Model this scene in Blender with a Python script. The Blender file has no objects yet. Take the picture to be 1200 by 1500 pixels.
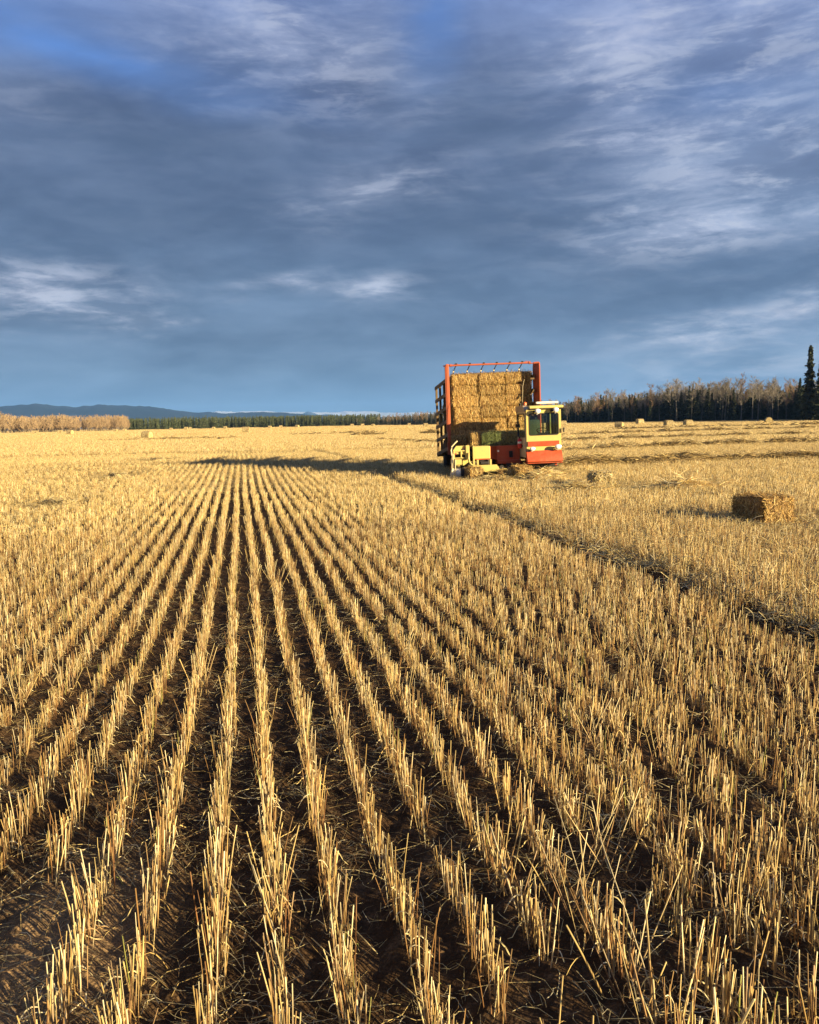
import bpy, bmesh, math, random
import numpy as np
from mathutils import Vector, Matrix

R = math.radians
rnd = random.Random(7)
rng = np.random.default_rng(11)
scene = bpy.context.scene
COL = scene.collection

# ---------------------------------------------------------------- camera
CAM_H = 1.6
PITCH, ROLL, FPX = R(6.23), R(1.12), 1209.0
r0 = Vector((1, 0, 0)); u0 = Vector((0, math.sin(PITCH), math.cos(PITCH))); fw = Vector((0, math.cos(PITCH), -math.sin(PITCH)))
rr = math.cos(ROLL) * r0 - math.sin(ROLL) * u0
uu = math.cos(ROLL) * u0 + math.sin(ROLL) * r0
cam = bpy.data.cameras.new("camera")
cam.sensor_fit = 'VERTICAL'; cam.sensor_height = 24.0; cam.lens = 24.0 * FPX / 1500.0
cam.clip_start = 0.05; cam.clip_end = 60000
cam_o = bpy.data.objects.new("camera", cam); COL.objects.link(cam_o)
m = Matrix((rr, uu, -fw)).transposed().to_4x4(); m.translation = (0, 0, CAM_H)
cam_o.matrix_world = m
scene.camera = cam_o

# ---------------------------------------------------------------- light
SUN_AZ, SUN_EL = R(59), R(13.6)      # the light travels to the left of and away from the camera
sl = bpy.data.lights.new("sun", 'SUN'); sl.energy = 5.0; sl.angle = R(0.55); sl.color = (1.0, 0.785, 0.44)
so = bpy.data.objects.new("sun", sl); COL.objects.link(so)
ldir = Vector((-math.sin(SUN_AZ) * math.cos(SUN_EL), math.cos(SUN_AZ) * math.cos(SUN_EL), -math.sin(SUN_EL)))
so.rotation_euler = ldir.to_track_quat('-Z', 'Y').to_euler()
so.location = (20, -20, 30)
scene.view_settings.view_transform = 'Standard'
scene.view_settings.look = 'None'
scene.view_settings.gamma = 1
scene.view_settings.exposure = 1.74
scene.cycles.max_bounces = 6
scene.cycles.transparent_max_bounces = 12
scene.cycles.volume_bounces = 0


# ---------------------------------------------------------------- node helpers
class NT:
    def __init__(s, nt):
        s.nt = nt; nt.nodes.clear()
    def n(s, typ, **kw):
        nd = s.nt.nodes.new(typ)
        for k, v in kw.items():
            if k.startswith('i_'):
                s.put(nd.inputs[k[2:].replace('_', ' ')], v)
            else:
                setattr(nd, k, v)
        return nd
    def put(s, sock, v):
        if isinstance(v, bpy.types.NodeSocket): s.nt.links.new(v, sock)
        elif isinstance(v, bpy.types.Node): s.nt.links.new(v.outputs[0], sock)
        else:
            if isinstance(v, (tuple, list)) and len(v) == 3 and sock.type == 'RGBA': v = (*v, 1)
            sock.default_value = v
    def math(s, op, a, b=None, c=None, clamp=False):
        nd = s.nt.nodes.new('ShaderNodeMath'); nd.operation = op; nd.use_clamp = clamp
        for i, v in enumerate((a, b, c)):
            if v is not None: s.put(nd.inputs[i], v)
        return nd.outputs[0]
    def mix(s, f, a, b, mode='MIX', clampf=True):
        nd = s.nt.nodes.new('ShaderNodeMix'); nd.data_type = 'RGBA'; nd.blend_type = mode; nd.clamp_factor = clampf
        s.put(nd.inputs[0], f); s.put(nd.inputs[6], a); s.put(nd.inputs[7], b)
        return nd.outputs[2]
    def ramp(s, f, stops, interp='LINEAR'):
        nd = s.nt.nodes.new('ShaderNodeValToRGB'); cr = nd.color_ramp; cr.interpolation = interp
        while len(cr.elements) < len(stops): cr.elements.new(0.5)
        for e, (p, c) in zip(cr.elements, stops):
            e.position = p
            e.color = (c, c, c, 1) if isinstance(c, (int, float)) else (*c, 1)
        s.put(nd.inputs[0], f)
        return nd.outputs[0]
    def noise(s, vec, scale, detail=4, rough=0.55, dist=0.0, dim='3D'):
        nd = s.nt.nodes.new('ShaderNodeTexNoise'); nd.noise_dimensions = dim
        s.put(nd.inputs['Vector'], vec); nd.inputs['Scale'].default_value = scale
        nd.inputs['Detail'].default_value = detail; nd.inputs['Roughness'].default_value = rough
        nd.inputs['Distortion'].default_value = dist
        return nd.outputs['Fac']


def lin(r, g, b):
    f = lambda v: (v / 255 / 12.92) if v / 255 <= 0.04045 else ((v / 255 + 0.055) / 1.055) ** 2.4
    return (f(r), f(g), f(b))


# ---------------------------------------------------------------- world: evening sky under layered cloud
world = bpy.data.worlds.new("World"); scene.world = world; world.use_nodes = True
W = NT(world.node_tree)
tc = W.n('ShaderNodeTexCoord')
sep = W.n('ShaderNodeSeparateXYZ', i_Vector=tc.outputs['Generated'])
dx, dy, dz = sep.outputs
az = W.math('MULTIPLY', W.math('ARCTAN2', dx, dy), 57.2958)
el = W.math('MULTIPLY', W.math('ARCSINE', dz), 57.2958)
ae = W.n('ShaderNodeCombineXYZ', i_X=az, i_Y=el)
zz = W.math('ADD', W.math('MAXIMUM', dz, 0.0), 0.16)
plane = W.n('ShaderNodeCombineXYZ', i_X=W.math('DIVIDE', dx, zz), i_Y=W.math('DIVIDE', dy, zz))
def mapped(v, loc=(0, 0, 0), rot=0, sc=(1, 1, 1), typ='POINT'):
    mp = W.n('ShaderNodeMapping', vector_type=typ); W.put(mp.inputs['Vector'], v)
    mp.inputs['Location'].default_value = loc; mp.inputs['Rotation'].default_value = (0, 0, rot); mp.inputs['Scale'].default_value = sc
    return mp.outputs[0]
warp = W.n('ShaderNodeTexNoise', i_Vector=plane, i_Scale=1.6); warp.inputs['Detail'].default_value = 5
wv = W.n('ShaderNodeVectorMath', operation='SCALE'); W.put(wv.inputs[0], warp.outputs['Color']); wv.inputs['Scale'].default_value = 0.22
pw = W.n('ShaderNodeVectorMath', operation='ADD'); W.put(pw.inputs[0], plane); W.put(pw.inputs[1], wv)
n_big = W.noise(mapped(pw.outputs[0], (3.1, 1.2, 0), R(12), (0.8, 1.3, 1)), 1.0, 6, 0.55)
n_mid = W.noise(mapped(pw.outputs[0], (0.3, 4.2, 0), R(8), (1.0, 1.7, 1)), 2.3, 8, 0.62, 0.1)
n_wisp = W.noise(mapped(pw.outputs[0], (7.3, 0.2, 0), R(-14), (1.0, 2.8, 1)), 3.4, 7, 0.56, 0.3)
n_fib = W.noise(mapped(ae, (2.0, 5.0, 0), R(-9), (0.20, 0.80, 1)), 1.0, 9, 0.64, 0.25)     # fine slanting fibres
n_puf = W.noise(mapped(ae, (9.0, 1.0, 0), R(-14), (0.10, 0.26, 1)), 1.0, 7, 0.58, 0.5)     # soft billows
# az/el warped a little so that the cloud masses below have ragged edges
wv2 = W.n('ShaderNodeVectorMath', operation='MULTIPLY_ADD'); W.put(wv2.inputs[0], warp.outputs['Color'])
wv2.inputs[1].default_value = (9.0, 5.0, 0); W.put(wv2.inputs[2], ae)
aew = mapped(wv2.outputs[0], (-4.5, -2.5, 0))
def masses(lst):
    tot = None
    for a, e, su, sv, rot, amt in lst:
        v = mapped(aew, (a, e, 0), R(rot), (su * 1.5, sv * 1.5, 1), 'TEXTURE')
        g = W.n('ShaderNodeTexGradient', gradient_type='QUADRATIC_SPHERE'); W.put(g.inputs[0], v)
        t = W.math('MULTIPLY', g.outputs['Fac'], amt)
        tot = t if tot is None else W.math('ADD', tot, t)
    return tot
bright = masses([(-23.3, 8.3, 7.6, 2.6, 0, 1.1), (-18.6, 6.8, 5.7, 0.9, 0, .6), (-2.2, 8.8, 4.0, 0.8, 3, .9), (-8.0, 9.2, 5.6, 0.8, 2, .8),
    (18.2, 5.5, 8.0, 0.9, 8, .8), (24.6, 6.6, 6.6, 1.3, 12, 1.1), (21.4, 12.1, 7.6, 2.1, 0, .85), (15.1, 17.5, 5.8, 1.2, 5, .8),
    (21.3, 15.2, 12.5, 5.5, 10, .75), (-7.4, 23.4, 12, 4.0, -10, .5), (13.8, 23.0, 6.5, 4.8, 60, .7), (-1.4, 14.8, 7.6, 2.2, 10, .45),
    (-23.4, 19.0, 4.5, 2.8, 0, .12), (24.4, 2.0, 15, 3.6, 0, .8), (23, 23, 9, 6, 0, .6)])
blue = masses([(2.6, 24.9, 4.0, 3.2, 60, 1.3), (-18.9, 22.2, 13.3, 1.8, -6, .9), (-25.8, 24.0, 9, 3.2, 0, 1.0), (-6, 27, 10, 3, 0, .7), (20, 19.8, 10.1, 2.8, 0, .35)])
dark = masses([(-15.8, 18.0, 21, 5.2, 5, .9), (2.2, 12.9, 20.4, 4.3, -8, .9), (5.9, 18.4, 11.5, 5.2, -20, .7), (-17.4, 13.1, 14.6, 2.4, 0, .6),
    (13, 20.2, 10.1, 4.3, 0, .4), (13.9, 9.4, 14.4, 1.9, 5, .5)])
elf = W.math('DIVIDE', el, 60.0, clamp=True)
base0 = W.ramp(elf, [(0.0, lin(89, 117, 150)), (0.06, lin(102, 125, 153)), (0.11, lin(99, 120, 150)), (0.17, lin(86, 106, 138)), (0.25, lin(92, 109, 143)),
                    (0.36, lin(108, 126, 165)), (0.44, lin(122, 142, 190)), (0.7, lin(105, 122, 170)), (1.0, lin(105, 120, 160))])
azf = W.math('ADD', 1.0, W.math('MULTIPLY', W.math('DIVIDE', az, 27.0, clamp=True), 0.28))
base = W.mix(1.0, base0, W.n('ShaderNodeCombineColor', i_Red=azf, i_Green=azf, i_Blue=azf).outputs[0], 'MULTIPLY')
# light and dark structure of the cloud deck
struct_ = W.math('ADD', W.math('MULTIPLY', W.math('SUBTRACT', n_big, 0.5), 0.9), W.math('ADD', W.math('MULTIPLY', W.math('SUBTRACT', n_puf, 0.5), 1.5), W.math('MULTIPLY', W.math('SUBTRACT', n_fib, 0.5), 0.45)))
gain = W.math('ADD', 1.0, struct_)
c1 = W.mix(1.0, base, W.n('ShaderNodeCombineColor', i_Red=gain, i_Green=gain, i_Blue=W.math('ADD', 1.0, W.math('MULTIPLY', struct_, 0.85))).outputs[0], 'MULTIPLY')
dk = W.math('MULTIPLY', dark, W.math('ADD', 0.45, W.math('MULTIPLY', n_mid, 1.0)), clamp=True)
c2 = W.mix(W.math('MULTIPLY', dk, 0.85), c1, lin(78, 96, 128))
wsp = W.ramp(W.math('ADD', W.math('MULTIPLY', n_fib, 0.65), W.math('MULTIPLY', n_puf, 0.35)), [(0.44, 0.0), (0.60, 1.0)])
shp = W.ramp(n_fib, [(0.53, 0.0), (0.60, 1.0)])
br = W.math('MULTIPLY', bright, W.math('ADD', 0.22, W.math('MULTIPLY', wsp, 1.15)), clamp=True)
lit_cloud = W.mix(W.math('MULTIPLY', n_big, 1.0), W.mix(W.math('DIVIDE', W.math('SUBTRACT', 12.0, el), 8.0, clamp=True), lin(192, 192, 218), lin(206, 199, 203)), lin(184, 202, 228))
c3 = W.mix(W.math('MULTIPLY', br, 0.8), c2, lit_cloud)
c3 = W.mix(W.math('MULTIPLY', W.math('MULTIPLY', shp, bright, clamp=True), 0.38), c3, lin(214, 220, 232))
c4 = W.mix(W.math('MULTIPLY', wsp, 0.07), c3, lin(165, 176, 202))
sky = W.n('ShaderNodeTexSky', sky_type='NISHITA', sun_disc=False)
sky.sun_elevation = SUN_EL; sky.sun_rotation = math.pi - SUN_AZ; sky.altitude = 350
sky.dust_density = 0.6; sky.ozone_density = 1.6
# cloud colours are given as seen; the Background strength of 0.1 is undone for them here
c5 = W.mix(1.0, c4, (3.05, 3.05, 3.05), 'MULTIPLY')
gap = W.math('MULTIPLY', blue, W.math('SUBTRACT', 1.5, W.math('MULTIPLY', n_mid, 1.7)), clamp=True)
c6 = W.mix(W.math('MULTIPLY', gap, 0.85), c5, W.mix(1.0, sky.outputs[0], (0.27, 0.39, 0.64), 'MULTIPLY'))
bg = W.n('ShaderNodeBackground', i_Color=c6, i_Strength=0.1)
wo = W.n('ShaderNodeOutputWorld', i_Surface=bg)


# ---------------------------------------------------------------- object helpers
def tag(o, label=None, cat=None, group=None, kind=None):
    if label: o['label'] = label
    if cat: o['category'] = cat
    if group: o['group'] = group
    if kind: o['kind'] = kind
    return o

def link(name, me, mat=None, parent=None, link_it=True):
    o = bpy.data.objects.new(name, me)
    if mat is not None and me is not None and not me.materials: me.materials.append(mat)
    if parent is not None: o.parent = parent
    if link_it: COL.objects.link(o)
    return o

def empty(name, loc=(0, 0, 0), rz=0.0):
    o = bpy.data.objects.new(name, None); o.location = loc; o.rotation_euler = (0, 0, rz)
    o.empty_display_size = 0.3
    COL.objects.link(o); return o

def np_mesh(name, V, Q, T=None, C=None, mat=None, smooth=False):
    """mesh out of numpy quads Q (m,4) and triangles T (k,3); C per-vertex colour"""
    me = bpy.data.meshes.new(name)
    Q = np.zeros((0, 4), int) if Q is None else np.asarray(Q); T = np.zeros((0, 3), int) if T is None else np.asarray(T)
    nl = Q.size + T.size
    me.vertices.add(len(V)); me.vertices.foreach_set('co', np.asarray(V, dtype=np.float32).ravel())
    me.loops.add(nl); me.loops.foreach_set('vertex_index', np.concatenate([Q.ravel(), T.ravel()]).astype(np.int32))
    me.polygons.add(len(Q) + len(T))
    starts = np.concatenate([np.arange(len(Q)) * 4, Q.size + np.arange(len(T)) * 3]).astype(np.int32)
    me.polygons.foreach_set('loop_start', starts)
    me.update(calc_edges=True)
    if C is not None:
        at = me.attributes.new('Col', 'FLOAT_COLOR', 'POINT')
        CC = np.ones((len(V), 4), np.float32); CC[:, :C.shape[1]] = C
        at.data.foreach_set('color', CC.ravel())
    if smooth: me.polygons.foreach_set('use_smooth', np.ones(len(me.polygons), bool))
    if mat: me.materials.append(mat)
    return me

class Acc:
    """collects numpy pieces into one mesh"""
    def __init__(s): s.V = []; s.Q = []; s.T = []; s.C = []; s.n = 0
    def add(s, V, Q=None, T=None, C=None):
        if Q is not None: s.Q.append(np.asarray(Q) + s.n)
        if T is not None: s.T.append(np.asarray(T) + s.n)
        s.V.append(V); s.C.append(C if C is not None else np.ones((len(V), 3))); s.n += len(V)
    def mesh(s, name, mat=None, smooth=False):
        return np_mesh(name, np.concatenate(s.V), np.concatenate(s.Q) if s.Q else None, np.concatenate(s.T) if s.T else None, np.concatenate(s.C), mat, smooth)

def prisms(P, Rd, C, sides=3, cap=True):
    """P (n,k,3) centre lines, Rd (n,k) radii, C (n,k,3) colours -> tapered prisms"""
    n, k, _ = P.shape
    d = P[:, -1] - P[:, 0]; d /= np.linalg.norm(d, axis=1, keepdims=True) + 1e-9
    ref = np.where(np.abs(d[:, 2:3]) > 0.8, np.array([[1., 0, 0]]), np.array([[0, 0, 1.]]))
    a = np.cross(d, ref); a /= np.linalg.norm(a, axis=1, keepdims=True) + 1e-9
    b = np.cross(d, a)
    ph = rng.uniform(0, 6.28, n)
    ang = ph[:, None] + np.arange(sides)[None] * 2 * math.pi / sides
    ring = np.cos(ang)[..., None] * a[:, None] + np.sin(ang)[..., None] * b[:, None]      # n,s,3
    V = P[:, :, None, :] + Rd[:, :, None, None] * ring[:, None]                             # n,k,s,3
    CC = np.repeat(C[:, :, None, :], sides, axis=2)
    base = (np.arange(n) * k * sides)[:, None, None]
    kk = np.arange(k - 1)[None, :, None]; ss = np.arange(sides)[None, None, :]; s2 = (ss + 1) % sides
    Q = np.stack([base + kk * sides + ss, base + kk * sides + s2, base + (kk + 1) * sides + s2, base + (kk + 1) * sides + ss], -1).reshape(-1, 4)
    T = None; Qc = None
    if cap and sides == 3: T = (base[:, 0] + (k - 1) * sides + np.array([[0, 1, 2]])).reshape(-1, 3)
    if cap and sides == 4: Q = np.concatenate([Q, (base[:, 0] + (k - 1) * sides + np.array([[0, 1, 2, 3]])).reshape(-1, 4)])
    return V.reshape(-1, 3), Q, T, CC.reshape(-1, 3)

def ribbons(P, Wd, C, nrm=None):
    """P (n,k,3) centre lines, Wd (n,k) half widths -> flat ribbons"""
    n, k, _ = P.shape
    d = P[:, -1] - P[:, 0]; d /= np.linalg.norm(d, axis=1, keepdims=True) + 1e-9
    rv = rng.normal(size=(n, 3)) if nrm is None else nrm
    s = np.cross(d, rv); s /= np.linalg.norm(s, axis=1, keepdims=True) + 1e-9
    V = np.stack([P - s[:, None] * Wd[..., None], P + s[:, None] * Wd[..., None]], 2)        # n,k,2,3
    CC = np.repeat(C[:, :, None, :], 2, axis=2)
    base = (np.arange(n) * k * 2)[:, None]; kk = np.arange(k - 1)[None] * 2
    Q = np.stack([base + kk, base + kk + 1, base + kk + 3, base + kk + 2], -1).reshape(-1, 4)
    return V.reshape(-1, 3), Q, None, CC.reshape(-1, 3)

def vnoise(x, y, seed=0):
    """cheap smooth value noise on numpy arrays, about -1..1"""
    def h(i, j):
        v = np.sin(i * 127.1 + j * 311.7 + seed * 74.7) * 43758.5453
        return (v - np.floor(v)) * 2 - 1
    xi = np.floor(x); yi = np.floor(y); fx = x - xi; fy = y - yi
    fx = fx * fx * (3 - 2 * fx); fy = fy * fy * (3 - 2 * fy)
    return (h(xi, yi) * (1 - fx) + h(xi + 1, yi) * fx) * (1 - fy) + (h(xi, yi + 1) * (1 - fx) + h(xi + 1, yi + 1) * fx) * fy


# ---------------------------------------------------------------- materials
def new_mat(name):
    mt = bpy.data.materials.new(name); mt.use_nodes = True
    return mt, NT(mt.node_tree)

def finish(N, col, rough=0.7, spec=0.3, bump=None, metal=0.0, bump_s=0.5, bump_d=0.01, extra=None):
    p = N.n('ShaderNodeBsdfPrincipled')
    N.put(p.inputs['Base Color'], col); N.put(p.inputs['Roughness'], rough); p.inputs['Specular IOR Level'].default_value = spec
    N.put(p.inputs['Metallic'], metal)
    if bump is not None:
        b = N.n('ShaderNodeBump'); b.inputs['Strength'].default_value = bump_s; b.inputs['Distance'].default_value = bump_d
        N.put(b.inputs['Height'], bump); N.put(p.inputs['Normal'], b.outputs[0])
    out = N.n('ShaderNodeOutputMaterial'); N.put(out.inputs['Surface'], p.outputs[0])
    return p, out

def straw_mat(name, tint=(1, 1, 1), var=0.3, transl=0.25, rough=0.6):
    mt, N = new_mat(name)
    at = N.n('ShaderNodeAttribute', attribute_name='Col')
    oi = N.n('ShaderNodeObjectInfo')
    g = N.math('ADD', 1 - var / 2, N.math('MULTIPLY', oi.outputs['Random'], var))
    c = N.mix(1.0, at.outputs['Color'], N.n('ShaderNodeCombineColor', i_Red=N.math('MULTIPLY', g, tint[0]), i_Green=N.math('MULTIPLY', g, tint[1]), i_Blue=N.math('MULTIPLY', g, tint[2])).outputs[0], 'MULTIPLY')
    p, out = finish(N, c, rough, 0.35)
    if transl > 0:
        t = N.n('ShaderNodeBsdfTranslucent'); N.put(t.inputs['Color'], c)
        mx = N.n('ShaderNodeMixShader'); mx.inputs[0].default_value = transl
        N.put(mx.inputs[1], p.outputs[0]); N.put(mx.inputs[2], t.outputs[0]); N.put(out.inputs['Surface'], mx.outputs[0])
    return mt

def paint_mat(name, col, dust=(0.36, 0.26, 0.13), amount=0.5, rough=0.42, metal=0.0):
    mt, N = new_mat(name)
    tcn = N.n('ShaderNodeTexCoord')
    n1 = N.noise(tcn.outputs['Object'], 3.0, 6, 0.65); n2 = N.noise(tcn.outputs['Object'], 22.0, 5, 0.7)
    f = N.math('MULTIPLY', N.ramp(N.math('ADD', N.math('MULTIPLY', n1, 0.6), N.math('MULTIPLY', n2, 0.4)), [(0.42, 0), (0.68, 1)]), amount)
    c = N.mix(f, col, dust)
    r = N.math('ADD', rough, N.math('MULTIPLY', f, 0.5))
    finish(N, c, r, 0.45, bump=n2, bump_s=0.15, bump_d=0.004, metal=metal)
    return mt

def plain_mat(name, col, rough=0.7, spec=0.3, metal=0.0, nscale=20.0, nvar=0.35, bump_d=0.004):
    mt, N = new_mat(name)
    tcn = N.n('ShaderNodeTexCoord')
    n = N.noise(tcn.outputs['Object'], nscale, 5, 0.6)
    c = N.mix(1.0, col, N.ramp(n, [(0.25, 1 - nvar), (0.75, 1 + nvar * 0.3)]), 'MULTIPLY')
    finish(N, c, rough, spec, bump=n, bump_s=0.3, bump_d=bump_d, metal=metal)
    return mt

M = {}
M['straw'] = straw_mat('stubble straw')
M['bale_straw'] = straw_mat('bale straw', tint=(1.0, 1.0, 1.0), var=0.25, transl=0.0)
M['bark'] = plain_mat('pale bark', (0.17, 0.155, 0.135), 0.8, 0.2, nscale=6, nvar=0.5)
M['dark_bark'] = plain_mat('dark bark', (0.09, 0.07, 0.055), 0.9, 0.2)
M['twig'] = straw_mat('bare twigs', var=0.35, transl=0.0, rough=0.8)
M['needles'] = straw_mat('spruce needles', var=0.4, transl=0.0, rough=0.75)
M['yellow'] = paint_mat('pale yellow paint', (0.54, 0.445, 0.135))
M['orange'] = paint_mat('orange red paint', (0.40, 0.055, 0.014), amount=0.22)
M['rust_orange'] = paint_mat('weathered orange paint', (0.42, 0.085, 0.03), dust=(0.22, 0.10, 0.05), amount=0.5, rough=0.6)
M['slat'] = paint_mat('shade-darkened rack steel', (0.15, 0.095, 0.04), dust=(0.09, 0.06, 0.03), amount=0.6, rough=0.7)  # brown steel, darkened to stand in for the shade within the rack
M['chassis'] = plain_mat('greasy black steel', (0.03, 0.027, 0.024), 0.55, 0.4)
M['rubber'] = plain_mat('dusty rubber', (0.035, 0.032, 0.03), 0.85, 0.25)
M['white'] = paint_mat('dusty white paint', (0.72, 0.70, 0.64), amount=0.3)
M['roof_shade'] = paint_mat('shaded roof side', (0.34, 0.27, 0.19), amount=0.4)  # left side of the roof, its shade put into the brown grey colour
M['beige'] = paint_mat('faded cream panel', (0.62, 0.52, 0.30), amount=0.4)
M['black'] = plain_mat('black trim', (0.02, 0.02, 0.02), 0.5, 0.4)
M['seat'] = plain_mat('grey green seat vinyl', (0.07, 0.085, 0.07), 0.6, 0.3)
M['red'] = paint_mat('red extinguisher paint', (0.50, 0.02, 0.02), amount=0.1)
M['beacon'] = plain_mat('amber lens', (0.65, 0.14, 0.02), 0.25, 0.6, nvar=0.1)
M['lens'] = plain_mat('lamp glass', (0.85, 0.84, 0.80), 0.12, 0.8, nvar=0.12)
M['chrome'] = plain_mat('lamp shell', (0.70, 0.68, 0.62), 0.3, 0.6, metal=0.5)
def glass(name, tint, alpha):
    mt, N = new_mat(name)
    fr = N.n('ShaderNodeFresnel'); fr.inputs['IOR'].default_value = 1.5
    tr = N.n('ShaderNodeBsdfTransparent'); N.put(tr.inputs['Color'], (*tint, 1))
    gl = N.n('ShaderNodeBsdfGlossy'); gl.inputs['Roughness'].default_value = 0.04; N.put(gl.inputs['Color'], (0.9, 0.95, 0.95, 1))
    mx = N.n('ShaderNodeMixShader'); N.put(mx.inputs[0], N.math('ADD', fr.outputs[0], alpha)); N.put(mx.inputs[1], tr.outputs[0]); N.put(mx.inputs[2], gl.outputs[0])
    out = N.n('ShaderNodeOutputMaterial'); N.put(out.inputs['Surface'], mx.outputs[0])
    return mt
M['glass'] = glass('cab glass', (0.55, 0.68, 0.60), 0.02)

# ground -----------------------------------------------------------
TH = R(11.14)                                  # drill rows lean this far to the left of straight ahead
ROWN = np.array([math.cos(TH), math.sin(TH)]); ROWD = np.array([-math.sin(TH), math.cos(TH)])
ROW0, ROWS = 0.030, 0.194
def row_bend(v): return -0.00011 * v * v + 0.035 * np.sin(v / 5.5 + 1.0) * np.clip(v / 12, 0, 1)

def ground_mat():
    mt, N = new_mat('field soil and chaff')
    geo = N.n('ShaderNodeNewGeometry'); P = geo.outputs['Position']
    s = N.n('ShaderNodeSeparateXYZ', i_Vector=P)
    x, y, z = s.outputs
    u = N.math('ADD', N.math('MULTIPLY', x, float(ROWN[0])), N.math('MULTIPLY', y, float(ROWN[1])))
    n1 = N.noise(P, 2.2, 5, 0.6); n2 = N.noise(P, 16, 6, 0.65); n3 = N.noise(P, 90, 5, 0.7)
    soil = N.ramp(N.math('ADD', N.math('MULTIPLY', n2, 0.6), N.math('MULTIPLY', n3, 0.4)),
                  [(0.30, (0.022, 0.0125, 0.0065)), (0.52, (0.056, 0.033, 0.017)), (0.70, (0.18, 0.115, 0.06))])
    sandy = N.ramp(N.noise(P, 70, 6, 0.75), [(0.35, (0.10, 0.068, 0.038)), (0.62, (0.32, 0.21, 0.11))])
    # bare sandy patch left of the near rows, painted paler as if sunlit
    dxp = N.math('SUBTRACT', x, -1.12); dyp = N.math('SUBTRACT', y, 2.35)
    rp = N.math('SQRT', N.math('ADD', N.math('POWER', N.math('DIVIDE', dxp, 0.33), 2), N.math('POWER', N.math('DIVIDE', dyp, 0.75), 2)))
    pat = N.ramp(N.math('ADD', N.math('MULTIPLY', rp, 0.6), N.math('MULTIPLY', n2, 0.45)), [(0.45, 1.0), (0.95, 0.0)])
    soil = N.mix(N.math('MULTIPLY', pat, 0.9), soil, sandy)
    st = N.n('ShaderNodeTexNoise'); mp = N.n('ShaderNodeMapping'); N.put(mp.inputs[0], P); mp.inputs['Scale'].default_value = (1, 1, 1)
    chaff = N.ramp(N.noise(P, 38, 6, 0.8), [(0.3, (0.16, 0.10, 0.045)), (0.5, (0.40, 0.27, 0.11)), (0.7, (0.62, 0.47, 0.22))])
    far = N.ramp(N.math('DIVIDE', y, 60.0, clamp=True), [(0.12, 0.0), (0.45, 0.65), (1.0, 1.0)])
    right = N.ramp(N.math('DIVIDE', N.math('SUBTRACT', u, 4.0), 1.5, clamp=True), [(0.0, 0.0), (1.0, 0.55)])
    cover = N.math('MAXIMUM', far, right)
    cov = N.ramp(N.math('ADD', N.math('SUBTRACT', cover, 0.5), N.math('MULTIPLY', N.math('ADD', n2, n1), 0.5)), [(0.38, 0.0), (0.62, 1.0)])
    c = N.mix(cov, soil, chaff)
    # broad streaks over the far field
    mp2 = N.n('ShaderNodeMapping'); N.put(mp2.inputs[0], P); mp2.inputs['Scale'].default_value = (0.02, 0.07, 1); mp2.inputs['Rotation'].default_value = (0, 0, -0.15)
    stv = N.ramp(N.noise(mp2.outputs[0], 1.6, 6, 0.65), [(0.35, 0.70), (0.6, 1.08)])
    c = N.mix(far, c, N.mix(1.0, c, stv, 'MULTIPLY'))
    def crumbs(sc_):
        v_ = N.n('ShaderNodeTexVoronoi', feature='SMOOTH_F1'); N.put(v_.inputs['Vector'], P); v_.inputs['Scale'].default_value = sc_
        return N.math('SUBTRACT', 1.0, v_.outputs['Distance'])
    hb = N.math('ADD', N.math('MULTIPLY', crumbs(42), 0.55), N.math('ADD', N.math('MULTIPLY', crumbs(120), 0.28), N.math('MULTIPLY', n3, 0.30)))
    finish(N, c, 0.95, 0.08, bump=hb, bump_s=0.9, bump_d=0.028)
    return mt
M['ground'] = ground_mat()

def graded(lo, hi, dense_lo, dense_hi, step, grow=1.09):
    c = list(np.arange(dense_lo, dense_hi, step))
    s = step; x = c[-1]
    while x < hi: s *= grow; x += s; c.append(x)
    s = step; x = c[0]; l = []
    while x > lo: s *= grow; x -= s; l.append(x)
    return np.array(l[::-1] + c)

def field_height(X, Y):
    near = np.exp(-np.maximum(np.hypot(X, Y) - 5, 0) / 7.0)
    u = X * ROWN[0] + Y * ROWN[1]; v = X * ROWD[0] + Y * ROWD[1]
    ph = (u - row_bend(v) - ROW0) / ROWS
    z = 0.010 * np.cos(2 * math.pi * ph) * near
    for f, a, sd in ((2.1, .018, 1), (5.3, .013, 2), (11.7, .008, 3), (19.1, .008, 4), (31.3, .008, 5)):
        z = z + a * vnoise(X * f, Y * f, sd) * near
    # clods lying between the near rows
    for cx, cy, r, h in CLODS:
        q = ((X - cx) ** 2 + (Y - cy) ** 2) / r ** 2
        z = z + h * np.maximum(0, 1 - q) ** 0.5 * (1 + 0.25 * vnoise(X * 40, Y * 40, 9))
    # the rut beside the tall stubble
    z = z - 0.045 * np.exp(-((u - 3.95) / 0.25) ** 2) * np.exp(-np.maximum(v - 30, 0) / 10)
    z = z + 0.22 * np.exp(-(((X + 9) / 9) ** 2 + ((Y - 33) / 7) ** 2))
    z = z + 0.10 * vnoise(X / 37.0, Y / 37.0, 21) * np.clip((np.hypot(X, Y) - 40) / 60, 0, 1)
    return z
CLODS = [(-0.37, 2.78, 0.055, 0.035), (-0.30, 2.66, 0.035, 0.025), (-0.06, 2.52, 0.05, 0.02), (-0.92, 2.9, 0.03, 0.02), (-1.02, 2.62, 0.04, 0.02), (-1.2, 2.8, 0.035, 0.02)]
for _ in range(160):
    CLODS.append((rnd.uniform(-2.0, 1.6), rnd.uniform(1.7, 5.5), rnd.uniform(.012, .03), rnd.uniform(.006, .018)))

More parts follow.
